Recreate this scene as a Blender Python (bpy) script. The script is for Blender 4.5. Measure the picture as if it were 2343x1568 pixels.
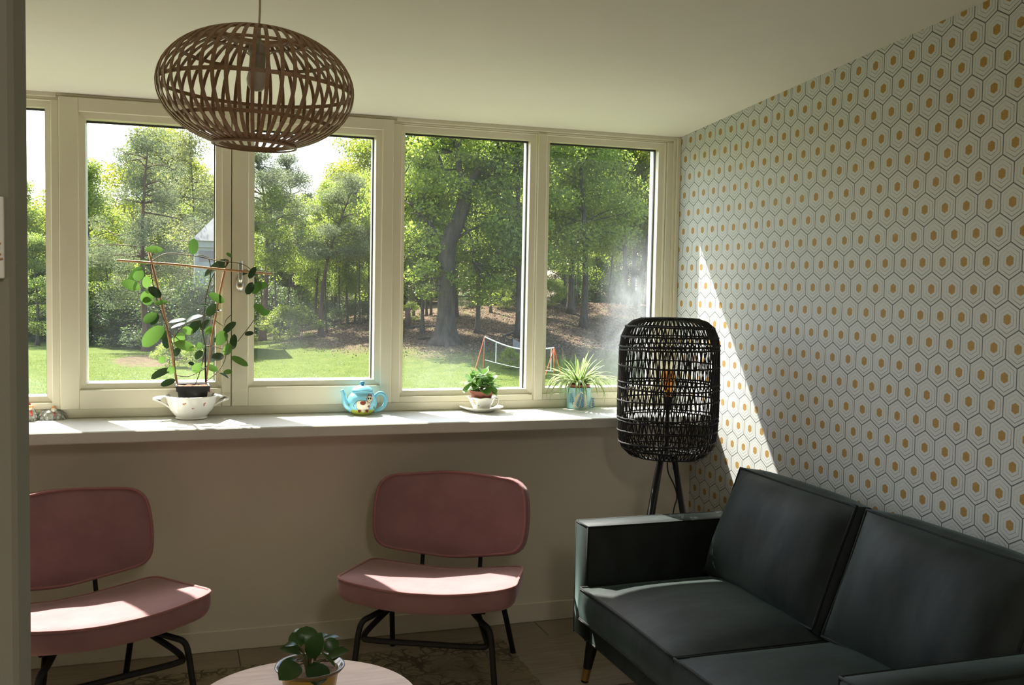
import bpy, math, random
import numpy as np
from mathutils import Vector, Matrix
random.seed(7)
rng = np.random.default_rng(7)
PI = math.pi
S = bpy.context.scene
C = S.collection
for o in list(bpy.data.objects):
    bpy.data.objects.remove(o)

# ------------------------------------------------------------------ camera
F_PX, W_PX, H_PX = 2311.43, 2343.0, 1568.0
CAM_R = np.array([[9.47205445e-01, 5.54854182e-04, -3.20626788e-01],
                  [-3.20078288e-01, 6.01297231e-02, -9.45480992e-01],
                  [1.87545959e-02, 9.98190417e-01, 5.71327979e-02]])
CAM_C = np.array([0.0, 0.0, 1.5])
cd = bpy.data.cameras.new('camera')
cam = bpy.data.objects.new('camera', cd)
C.objects.link(cam)
cd.sensor_width = 36.0
cd.lens = 36.0 * F_PX / W_PX
cd.clip_start = 0.05
cd.clip_end = 400
M = Matrix.Identity(4)
for i in range(3):
    for j in range(3):
        M[i][j] = CAM_R[i][j]
    M[i][3] = CAM_C[i]
cam.matrix_world = M
S.camera = cam

def ray(p):
    d = CAM_R @ np.array([p[0] - W_PX / 2, -(p[1] - H_PX / 2), -F_PX])
    return d / np.linalg.norm(d)
def at(px, py, Y):                      # the point at depth Y that the photograph shows at (px, py)
    d = ray((px, py))
    return CAM_C + d * (Y - CAM_C[1]) / d[1]
def atz(px, py, z):
    d = ray((px, py))
    return CAM_C + d * (z - CAM_C[2]) / d[2]

# ------------------------------------------------------------------ sky, sun, exposure
wd = bpy.data.worlds.new('sky')
S.world = wd
wd.use_nodes = True
nt = wd.node_tree
sky = nt.nodes.new('ShaderNodeTexSky')
sky.sky_type = 'NISHITA'
sky.sun_disc = False
sky.sun_elevation = math.radians(51.7)
sky.sun_rotation = math.radians(-21.5)
sky.air_density = 1.0
sky.dust_density = 2.5
sky.ozone_density = 1.0
bg = nt.nodes['Background']
bg.inputs['Strength'].default_value = 0.28
nt.links.new(sky.outputs['Color'], bg.inputs['Color'])

sd = bpy.data.lights.new('sun', 'SUN')
sd.energy = 8.5
sd.angle = math.radians(0.55)
sd.color = (1.0, 0.945, 0.86)
sun = bpy.data.objects.new('sun', sd)
C.objects.link(sun)
SUN_D = Vector((0.394, -1.0, -1.37)).normalized()
sun.rotation_euler = SUN_D.to_track_quat('-Z', 'Y').to_euler()
sun.location = (-6, 20, 25)

ld = bpy.data.lights.new('side_fill_light', 'AREA')   # added fill from the left, behind the viewer; no window there
ld.shape = 'RECTANGLE'
ld.size, ld.size_y = 2.2, 1.5
ld.energy = 5
ld.color = (1.0, 0.96, 0.90)
lo = bpy.data.objects.new('side_fill_light', ld)
C.objects.link(lo)
lo.location = (-2.27, -1.2, 1.4)
lo.rotation_euler = (math.radians(90), 0, math.radians(-90))

lc_ = bpy.data.lights.new('overhead_fill_light', 'AREA')    # added overhead fill behind the viewer, brightens front wall and chairs
lc_.shape = 'RECTANGLE'
lc_.size, lc_.size_y = 0.24, 1.2
lc_.energy = 10
lc_.color = (1.0, 0.93, 0.82)
lco = bpy.data.objects.new('overhead_fill_light', lc_)
C.objects.link(lco)
lco.location = (0.47, -0.7, 2.5)

S.view_settings.view_transform = 'Standard'
S.view_settings.look = 'None'
S.view_settings.gamma = 1.0
S.view_settings.exposure = 1.42
S.view_settings.use_curve_mapping = False
cy = S.cycles
cy.use_denoising = True
cy.max_bounces = 8
cy.diffuse_bounces = 5
cy.glossy_bounces = 3
cy.transmission_bounces = 6
cy.transparent_max_bounces = 12
cy.caustics_reflective = False
cy.caustics_refractive = False
cy.sample_clamp_indirect = 4.0
cy.use_adaptive_sampling = True
cy.adaptive_threshold = 0.02

# ------------------------------------------------------------------ materials
MATS = {}
class V:
    """a node socket with arithmetic"""
    def __init__(s, nt, sock): s.nt, s.s = nt, sock
    def _m(s, op, *a):
        n = s.nt.nodes.new('ShaderNodeMath'); n.operation = op
        for i, x in enumerate((s,) + a):
            if isinstance(x, V): s.nt.links.new(x.s, n.inputs[i])
            else: n.inputs[i].default_value = x
        return V(s.nt, n.outputs[0])
    def __add__(s, o): return s._m('ADD', o)
    def __sub__(s, o): return s._m('SUBTRACT', o)
    def __mul__(s, o): return s._m('MULTIPLY', o)
    def __truediv__(s, o): return s._m('DIVIDE', o)
    def mod(s, o): return s._m('FLOORED_MODULO', o)
    def abs(s): return s._m('ABSOLUTE')
    def max(s, o): return s._m('MAXIMUM', o)
    def min(s, o): return s._m('MINIMUM', o)
    def lt(s, o): return s._m('LESS_THAN', o)
    def gt(s, o): return s._m('GREATER_THAN', o)
    def step(s, a, b):
        n = s.nt.nodes.new('ShaderNodeMapRange'); n.interpolation_type = 'SMOOTHSTEP'
        n.inputs['From Min'].default_value = a; n.inputs['From Max'].default_value = b
        s.nt.links.new(s.s, n.inputs['Value'])
        return V(s.nt, n.outputs[0])

def newmat(name):
    m = bpy.data.materials.new(name); m.use_nodes = True
    return m, m.node_tree, m.node_tree.nodes['Principled BSDF']
def noise(nt, scale, detail=3, rough=0.6, coord='Object', stretch=None, dist=0.0):
    tc = nt.nodes.new('ShaderNodeTexCoord')
    n = nt.nodes.new('ShaderNodeTexNoise')
    n.inputs['Scale'].default_value = scale; n.inputs['Detail'].default_value = detail
    n.inputs['Roughness'].default_value = rough; n.inputs['Distortion'].default_value = dist
    src = tc.outputs[coord]
    if stretch:
        mp = nt.nodes.new('ShaderNodeMapping'); mp.inputs['Scale'].default_value = stretch
        nt.links.new(src, mp.inputs['Vector']); src = mp.outputs[0]
    nt.links.new(src, n.inputs['Vector'])
    return V(nt, n.outputs['Fac'])
def mixc(nt, fac, a, b):
    n = nt.nodes.new('ShaderNodeMix'); n.data_type = 'RGBA'
    def put(x, s):
        if isinstance(x, V): nt.links.new(x.s, s)
        elif isinstance(x, (int, float)): s.default_value = x
        elif isinstance(x, tuple): s.default_value = (*x, 1) if len(x) == 3 else x
        else: nt.links.new(x, s)
    put(fac, n.inputs[0]); put(a, n.inputs[6]); put(b, n.inputs[7])
    return n.outputs[2]
def bump(nt, p, h, strength=0.2, dist=0.002):
    b = nt.nodes.new('ShaderNodeBump'); b.inputs['Strength'].default_value = strength; b.inputs['Distance'].default_value = dist
    nt.links.new(h.s, b.inputs['Height']); nt.links.new(b.outputs[0], p.inputs['Normal'])
def basic(name, col, rough=0.6, col2=None, nscale=8, metal=0, bumpv=0, bscale=60, spec=None, coat=0, stretch=None, sheen=0, sheentint=None):
    m, nt, p = newmat(name)
    p.inputs['Roughness'].default_value = rough; p.inputs['Metallic'].default_value = metal
    if spec is not None: p.inputs['Specular IOR Level'].default_value = spec
    if coat: p.inputs['Coat Weight'].default_value = coat
    if sheen:
        p.inputs['Sheen Weight'].default_value = sheen; p.inputs['Sheen Roughness'].default_value = 0.35
        if sheentint: p.inputs['Sheen Tint'].default_value = (*sheentint, 1)
    c2 = col2 or tuple(c * 0.9 for c in col)
    n = noise(nt, nscale, stretch=stretch)
    nt.links.new(mixc(nt, n.step(0.3, 0.7), col, c2), p.inputs['Base Color'])
    if bumpv: bump(nt, p, noise(nt, bscale, stretch=stretch), bumpv)
    MATS[name] = m
    return m

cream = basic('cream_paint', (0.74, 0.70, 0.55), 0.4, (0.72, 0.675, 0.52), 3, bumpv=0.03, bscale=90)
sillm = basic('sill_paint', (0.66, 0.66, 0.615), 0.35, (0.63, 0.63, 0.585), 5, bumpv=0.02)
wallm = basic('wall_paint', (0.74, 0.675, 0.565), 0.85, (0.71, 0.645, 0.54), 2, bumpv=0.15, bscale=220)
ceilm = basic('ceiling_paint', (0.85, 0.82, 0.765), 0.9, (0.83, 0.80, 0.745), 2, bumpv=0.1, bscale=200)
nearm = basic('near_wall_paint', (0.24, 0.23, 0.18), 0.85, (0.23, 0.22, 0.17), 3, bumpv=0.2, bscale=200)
gasketm = basic('gasket_rubber', (0.05, 0.05, 0.05), 0.6)
outwhite = basic('outer_frame_paint', (0.82, 0.82, 0.80), 0.4)
steelm = basic('brushed_steel', (0.62, 0.61, 0.58), 0.3, metal=1.0)
blackm = basic('black_metal', (0.010, 0.010, 0.010), 0.55, spec=0.3)
brassm = basic('brass', (0.62, 0.40, 0.15), 0.35, metal=1.0)
pinkm = basic('pink_velvet', (0.275, 0.142, 0.150), 0.85, (0.23, 0.116, 0.122), 7, sheen=0.35, sheentint=(1.0, 0.80, 0.84), bumpv=0.1, bscale=300)
pinkpipe = basic('pink_piping', (0.32, 0.14, 0.14), 0.8, sheen=0.4, sheentint=(1, 0.7, 0.7))
sofam = basic('green_grey_velvet', (0.0035, 0.006, 0.0056), 0.6, (0.017, 0.025, 0.023), 5, spec=0.25, sheen=0.19, sheentint=(0.55, 0.78, 0.74), bumpv=0.5, bscale=9, stretch=(1, 1.6, 0.6))
sofapipe = basic('sofa_piping', (0.010, 0.013, 0.012), 0.7, spec=0.2, sheen=0.08)
bamboom = basic('bamboo_strip', (0.40, 0.25, 0.135), 0.5, (0.31, 0.185, 0.10), 14, bumpv=0.1, stretch=(1, 1, 4))
canem = basic('bamboo_cane', (0.55, 0.30, 0.14), 0.45, (0.42, 0.21, 0.09), 25)
cordm = basic('cord_fabric', (0.55, 0.45, 0.32), 0.7)
porcm = basic('white_porcelain', (0.80, 0.79, 0.74), 0.12, (0.78, 0.77, 0.72), 4, coat=0.4)
bulbm = basic('frosted_bulb', (0.62, 0.58, 0.50), 0.35)
socketm = basic('socket_plastic', (0.42, 0.38, 0.30), 0.5)
twine = basic('black_paper_cord', (0.010, 0.009, 0.009), 0.8, (0.02, 0.018, 0.016), 40, bumpv=0.4, bscale=200)
blackplastic = basic('black_plastic', (0.008, 0.008, 0.008), 0.4)
soilm = basic('potting_soil', (0.12, 0.06, 0.035), 0.95, (0.28, 0.16, 0.09), 90, bumpv=0.8, bscale=120)
terram = basic('terracotta_plastic', (0.30, 0.085, 0.05), 0.5, (0.26, 0.07, 0.04), 10)
yellowpot = basic('yellow_glaze', (0.42, 0.28, 0.035), 0.3, (0.36, 0.23, 0.03), 8, coat=0.5)
rimpot = basic('olive_glaze', (0.16, 0.12, 0.055), 0.3, coat=0.5)
bluem = basic('blue_glaze', (0.22, 0.58, 0.74), 0.15, (0.20, 0.54, 0.71), 6, coat=0.4)
blued = basic('deep_blue_glaze', (0.06, 0.28, 0.46), 0.2)
limem = basic('lime_glaze', (0.50, 0.55, 0.10), 0.2, (0.46, 0.52, 0.08), 6)
printbrown = basic('brown_print', (0.20, 0.035, 0.02), 0.4)
printcream = basic('cream_print', (0.80, 0.74, 0.60), 0.4)
printblack = basic('black_print', (0.02, 0.02, 0.02), 0.4)
printorange = basic('orange_print', (0.80, 0.34, 0.12), 0.4)
printmauve = basic('mauve_print', (0.38, 0.20, 0.24), 0.4)
printblue = basic('blue_leaf_print', (0.10, 0.36, 0.55), 0.4, (0.06, 0.25, 0.42), 60)
printgreen = basic('green_print', (0.12, 0.22, 0.06), 0.4)
canm = basic('teal_print_tin', (0.26, 0.56, 0.58), 0.4, (0.42, 0.66, 0.66), 60)
tablem = basic('pale_wood', (0.62, 0.44, 0.32), 0.45, (0.52, 0.35, 0.25), 9, stretch=(1, 6, 1))
henm = basic('hen_glaze', (0.42, 0.42, 0.36), 0.35, (0.30, 0.31, 0.28), 60)
henw = basic('hen_white', (0.66, 0.68, 0.62), 0.35, (0.28, 0.32, 0.30), 90)
redm = basic('red_glaze', (0.62, 0.06, 0.04), 0.3)
orangem = basic('orange_glaze', (0.80, 0.30, 0.08), 0.3)
cardm = basic('white_card', (0.75, 0.74, 0.66), 0.6)
barkm = basic('grey_bark', (0.11, 0.085, 0.06), 0.95, (0.055, 0.042, 0.03), 6, bumpv=0.8, bscale=14, stretch=(1, 1, 0.25))
pinebark = basic('pine_bark', (0.17, 0.095, 0.06), 0.95, (0.08, 0.05, 0.035), 5, bumpv=0.8, bscale=12, stretch=(1, 1, 0.3))
netorange = basic('orange_nylon', (0.85, 0.15, 0.03), 0.6)
netwhite = basic('white_nylon', (0.80, 0.80, 0.78), 0.6)
netgreen = basic('green_pole', (0.03, 0.10, 0.06), 0.5)
housew = basic('white_render', (0.33, 0.32, 0.29), 0.8)
roofm = basic('grey_roof_tile', (0.16, 0.16, 0.145), 0.8, (0.12, 0.12, 0.11), 3)
fencew = basic('weathered_wood', (0.10, 0.085, 0.06), 0.9)
litterm = basic('fallen_leaf', (0.25, 0.165, 0.105), 0.9, (0.15, 0.10, 0.06), 5)
cordblack = basic('black_flex', (0.01, 0.01, 0.01), 0.5)
darkglass = basic('dark_window_glass', (0.05, 0.06, 0.07), 0.1)

def leafmat(name, col, col2, trans=0.5, rough=0.45, island=True, tcol=None, spec=0.4):
    m, nt, p = newmat(name)
    out = nt.nodes['Material Output']
    if island:
        g = nt.nodes.new('ShaderNodeNewGeometry')
        f = V(nt, g.outputs['Random Per Island'])
    else:
        oi = nt.nodes.new('ShaderNodeObjectInfo')
        f = V(nt, oi.outputs['Random'])
    oi = nt.nodes.new('ShaderNodeObjectInfo')
    c = mixc(nt, f, col, col2)
    nt.links.new(c, p.inputs['Base Color'])
    p.inputs['Roughness'].default_value = rough
    p.inputs['Specular IOR Level'].default_value = spec
    tr = nt.nodes.new('ShaderNodeBsdfTranslucent')
    hs = nt.nodes.new('ShaderNodeHueSaturation')
    hs.inputs['Hue'].default_value = 0.497; hs.inputs['Saturation'].default_value = 1.12 if island else 0.98; hs.inputs['Value'].default_value = 1.9 if island else 1.3
    nt.links.new(c, hs.inputs['Color']); nt.links.new(hs.outputs[0], tr.inputs['Color'])
    mx = nt.nodes.new('ShaderNodeMixShader'); mx.inputs[0].default_value = trans
    nt.links.new(p.outputs[0], mx.inputs[1]); nt.links.new(tr.outputs[0], mx.inputs[2])
    nt.links.new(mx.outputs[0], out.inputs['Surface'])
    MATS[name] = m
    return m
hoyaleaf = leafmat('hoya_leaf', (0.05, 0.12, 0.022), (0.10, 0.20, 0.035), 0.42, 0.3, island=False)
hoyadark = leafmat('shaded_hoya_leaf', (0.018, 0.040, 0.016), (0.035, 0.075, 0.022), 0.14, 0.25, island=False)  # leaves on the shadow side, their shade put into a darker colour
succleaf = leafmat('succulent_leaf', (0.10, 0.22, 0.045), (0.15, 0.29, 0.07), 0.25, 0.4, island=False)
pepleaf = leafmat('peperomia_leaf', (0.020, 0.055, 0.013), (0.045, 0.095, 0.02), 0.2, 0.3, island=False)
spidergreen = leafmat('spider_green', (0.09, 0.19, 0.035), (0.14, 0.25, 0.05), 0.4, 0.4, island=False)
spidercream = leafmat('spider_cream', (0.40, 0.47, 0.22), (0.46, 0.52, 0.27), 0.4, 0.4, island=False)
vinem = basic('vine_stem', (0.10, 0.12, 0.04), 0.6, (0.14, 0.10, 0.05), 30)
oakleaf = leafmat('oak_foliage', (0.11, 0.165, 0.03), (0.26, 0.30, 0.08), 0.62)
midleaf = leafmat('mid_green_foliage', (0.085, 0.135, 0.03), (0.21, 0.25, 0.07), 0.62)
yelleaf = leafmat('yellow_green_foliage', (0.17, 0.21, 0.035), (0.27, 0.28, 0.06), 0.5)
pineleaf = leafmat('pine_needles', (0.085, 0.115, 0.055), (0.17, 0.19, 0.095), 0.35, 0.6)
birchleaf = leafmat('birch_foliage', (0.13, 0.15, 0.05), (0.22, 0.23, 0.09), 0.45)
shrubleaf = leafmat('shrub_foliage', (0.04, 0.07, 0.025), (0.09, 0.125, 0.04), 0.4)
grassblade = leafmat('grass_blade', (0.056, 0.086, 0.013), (0.098, 0.125, 0.024), 0.5)

def glass_mat(name, smears):
    """clear pane: fresnel mirror over clear, with a thin film of dirt; smears = [(x, z, rx, rz, amount)] in world metres"""
    m, nt, p = newmat(name)
    out = nt.nodes['Material Output']
    nt.nodes.remove(p)
    tr = nt.nodes.new('ShaderNodeBsdfTransparent'); tr.inputs[0].default_value = (0.955, 0.97, 0.96, 1)
    gl = nt.nodes.new('ShaderNodeBsdfGlossy'); gl.inputs['Roughness'].default_value = 0.0
    fr = nt.nodes.new('ShaderNodeFresnel')
    ge = nt.nodes.new('ShaderNodeNewGeometry')
    nt.links.new((V(nt, ge.outputs['Backfacing']) * (1 / 1.5 - 1.5) + 1.5).s, fr.inputs[0])
    a = nt.nodes.new('ShaderNodeMixShader')
    nt.links.new(fr.outputs[0], a.inputs[0]); nt.links.new(tr.outputs[0], a.inputs[1]); nt.links.new(gl.outputs[0], a.inputs[2])
    tl = nt.nodes.new('ShaderNodeBsdfTranslucent'); tl.inputs[0].default_value = (0.9, 0.95, 1.0, 1)
    tc = nt.nodes.new('ShaderNodeTexCoord')
    sx = nt.nodes.new('ShaderNodeSeparateXYZ'); nt.links.new(tc.outputs['Object'], sx.inputs[0])
    x, z = V(nt, sx.outputs[0]), V(nt, sx.outputs[2])
    f = noise(nt, 3.0, 4) * 0.006
    streak = noise(nt, 7.0, 5, 0.7, stretch=(1.4, 1, 0.8), dist=0.6)
    for (cx, cz, rx, rz, amt) in smears:
        dx = (x - cx) / rx; dz = (z - cz) / rz
        d = (dx * dx + dz * dz)
        k = (d * -1.0 + 1.0).max(0.0)
        f = f + k * k * (streak.step(0.2, 0.85) * 0.75 + 0.25) * (amt * 0.24)
    b = nt.nodes.new('ShaderNodeMixShader')
    nt.links.new(f.s, b.inputs[0]); nt.links.new(a.outputs[0], b.inputs[1]); nt.links.new(tl.outputs[0], b.inputs[2])
    nt.links.new(b.outputs[0], out.inputs['Surface'])
    return m

def amber_glass():
    m, nt, p = newmat('amber_glass')
    out = nt.nodes['Material Output']; nt.nodes.remove(p)
    tr = nt.nodes.new('ShaderNodeBsdfTransparent'); tr.inputs[0].default_value = (0.95, 0.62, 0.28, 1)
    gl = nt.nodes.new('ShaderNodeBsdfGlossy'); gl.inputs['Roughness'].default_value = 0.03
    lw = nt.nodes.new('ShaderNodeFresnel')
    ge = nt.nodes.new('ShaderNodeNewGeometry')
    nt.links.new((V(nt, ge.outputs['Backfacing']) * (1 / 1.6 - 1.6) + 1.6).s, lw.inputs[0])
    a = nt.nodes.new('ShaderNodeMixShader')
    nt.links.new(lw.outputs[0], a.inputs[0]); nt.links.new(tr.outputs[0], a.inputs[1]); nt.links.new(gl.outputs[0], a.inputs[2])
    nt.links.new(a.outputs[0], out.inputs['Surface'])
    return m
amberm = amber_glass()

def wallpaper_mat():
    m, nt, p = newmat('hexagon_wallpaper')
    g = nt.nodes.new('ShaderNodeNewGeometry')
    sx = nt.nodes.new('ShaderNodeSeparateXYZ'); nt.links.new(g.outputs['Position'], sx.inputs[0])
    y, z = V(nt, sx.outputs[1]), V(nt, sx.outputs[2])
    Wd, Sp = 0.0898, 0.085
    sl, t = 0.0592, 0.0258
    hh = sl / 2 + t
    def metric(oy, oz):
        us = (y - oy).mod(Wd) - Wd / 2; vs_ = (z - oz).mod(2 * Sp) - Sp
        u, v = us.abs(), vs_.abs()
        return (u / (Wd / 2)).max((v + u * (t / (Wd / 2))) / hh), us, vs_
    a, ua, va = metric(2.272 - Wd / 2, 1.001 - Sp)
    b, ub, vb = metric(2.272, 1.001)
    d = a.min(b)
    pick = a.lt(b)
    us = ua * pick + ub * (pick * -1.0 + 1.0)
    vs_ = va * pick + vb * (pick * -1.0 + 1.0)
    u, v = us.abs(), vs_.abs()
    # gold centre, a taller hexagon
    gd = (u / 0.0135).max((v + u * 0.553) / 0.0168)
    gold = gd.step(1.03, 0.97)
    # the print is stronger on the lower and the right-hand sides (y runs away from the viewer)
    side = ((us * -1.0) / (Wd / 2) - vs_ / hh).step(-0.75, 0.55) * 0.62 + 0.38
    def line(c, w): return (d - c).abs().step(w, w * 0.5)
    l1 = d.step(0.950, 0.976)
    l2 = line(0.765, 0.024) * side
    l3 = line(0.505, 0.021) * side
    fine = noise(nt, 500, 2, coord='Object', stretch=(1, 0.1, 1))
    base = mixc(nt, fine.step(0.3, 0.7), (0.595, 0.61, 0.59), (0.545, 0.56, 0.54))
    c = mixc(nt, l3 * 0.85, base, (0.16, 0.165, 0.17))
    c = mixc(nt, l2 * 0.92, c, (0.11, 0.115, 0.12))
    c = mixc(nt, l1 * 0.92, c, (0.06, 0.064, 0.07))
    gcol = mixc(nt, fine.step(0.35, 0.65), (0.42, 0.255, 0.075), (0.34, 0.20, 0.055))
    c = mixc(nt, gold, c, gcol)
    nt.links.new(c, p.inputs['Base Color'])
    p.inputs['Roughness'].default_value = 0.62
    p.inputs['Specular IOR Level'].default_value = 0.3
    bump(nt, p, fine, 0.12, 0.001)
    return m
wallpaper = wallpaper_mat()

def plank_mat():
    m, nt, p = newmat('oak_laminate')
    oi = nt.nodes.new('ShaderNodeObjectInfo')
    r = V(nt, oi.outputs['Random'])
    n = noise(nt, 9, 5, 0.65, stretch=(0.6, 7, 1), dist=0.6)
    n2 = noise(nt, 2.2, 3, stretch=(1, 2, 1))
    c = mixc(nt, n.step(0.3, 0.72), (0.37, 0.30, 0.22), (0.21, 0.165, 0.115))
    c = mixc(nt, n2.step(0.35, 0.7) * 0.5, c, (0.30, 0.255, 0.20))
    c = mixc(nt, r * 0.45, c, (0.24, 0.20, 0.15))
    nt.links.new(c, p.inputs['Base Color'])
    p.inputs['Roughness'].default_value = 0.5
    bump(nt, p, n, 0.12, 0.002)
    return m
plankm = plank_mat()

def rug_mat():
    m, nt, p = newmat('faded_floral_rug')
    tc = nt.nodes.new('ShaderNodeTexCoord')
    vo = nt.nodes.new('ShaderNodeTexVoronoi'); vo.feature = 'DISTANCE_TO_EDGE'; vo.inputs['Scale'].default_value = 17
    no = nt.nodes.new('ShaderNodeTexNoise'); no.inputs['Scale'].default_value = 7; no.inputs['Detail'].default_value = 3
    ad = nt.nodes.new('ShaderNodeMix'); ad.data_type = 'RGBA'; ad.blend_type = 'ADD'; ad.inputs[0].default_value = 0.12
    nt.links.new(tc.outputs['Object'], no.inputs['Vector'])
    nt.links.new(tc.outputs['Object'], ad.inputs[6]); nt.links.new(no.outputs['Color'], ad.inputs[7])
    nt.links.new(ad.outputs[2], vo.inputs['Vector'])
    e = V(nt, vo.outputs['Distance'])
    v2 = nt.nodes.new('ShaderNodeTexVoronoi'); v2.feature = 'F1'; v2.inputs['Scale'].default_value = 6
    nt.links.new(ad.outputs[2], v2.inputs['Vector'])
    rings = (V(nt, v2.outputs['Distance']) * 7.0).mod(1.0)
    ln = e.step(0.10, 0.05).max(rings.step(0.30, 0.12) * 0.8)
    msk = noise(nt, 3.2, 4).step(0.36, 0.56)
    f = ln * msk
    n = noise(nt, 120, 3)
    base = mixc(nt, n, (0.31, 0.25, 0.165), (0.22, 0.175, 0.115))
    c = mixc(nt, f * 0.85, base, (0.075, 0.058, 0.036))
    nt.links.new(c, p.inputs['Base Color']); p.inputs['Roughness'].default_value = 0.95
    bump(nt, p, n, 0.5, 0.003)
    return m
rugm = rug_mat()

def ground_mat():
    m, nt, p = newmat('lawn_and_leaf_litter')
    g = nt.nodes.new('ShaderNodeNewGeometry')
    sx = nt.nodes.new('ShaderNodeSeparateXYZ'); nt.links.new(g.outputs['Position'], sx.inputs[0])
    x, y, z = (V(nt, sx.outputs[i]) for i in range(3))
    big = noise(nt, 0.45, 4, coord='Object')
    fine = noise(nt, 9, 5, 0.7, coord='Object')
    med = noise(nt, 2.2, 4, 0.65, coord='Object')
    lawn = mixc(nt, med.step(0.3, 0.7), (0.066, 0.098, 0.016), (0.105, 0.130, 0.025))
    lawn = mixc(nt, fine.step(0.4, 0.7) * 0.5, lawn, (0.06, 0.095, 0.014))
    lit = mixc(nt, fine.step(0.35, 0.65), (0.145, 0.095, 0.06), (0.07, 0.048, 0.032))
    lit = mixc(nt, med.step(0.52, 0.68) * 0.55, lit, (0.10, 0.15, 0.03))
    # litter where the bank has risen, and a bare patch on the lawn
    f1 = (z + (big - 0.5) * 0.7 + (med - 0.5) * 0.35).step(-0.72, -0.42)
    dx = (x + 0.2) / 1.5; dy = (y - 31.5) / 2.2
    f2 = (dx * dx + dy * dy + (med - 0.5) * 1.2).step(1.0, 0.6)
    c = mixc(nt, f1.max(f2 * 0.9), lawn, lit)
    nt.links.new(c, p.inputs['Base Color']); p.inputs['Roughness'].default_value = 0.95
    p.inputs['Specular IOR Level'].default_value = 0.1
    bump(nt, p, fine, 0.8, 0.05)
    return m
groundm = ground_mat()

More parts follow.
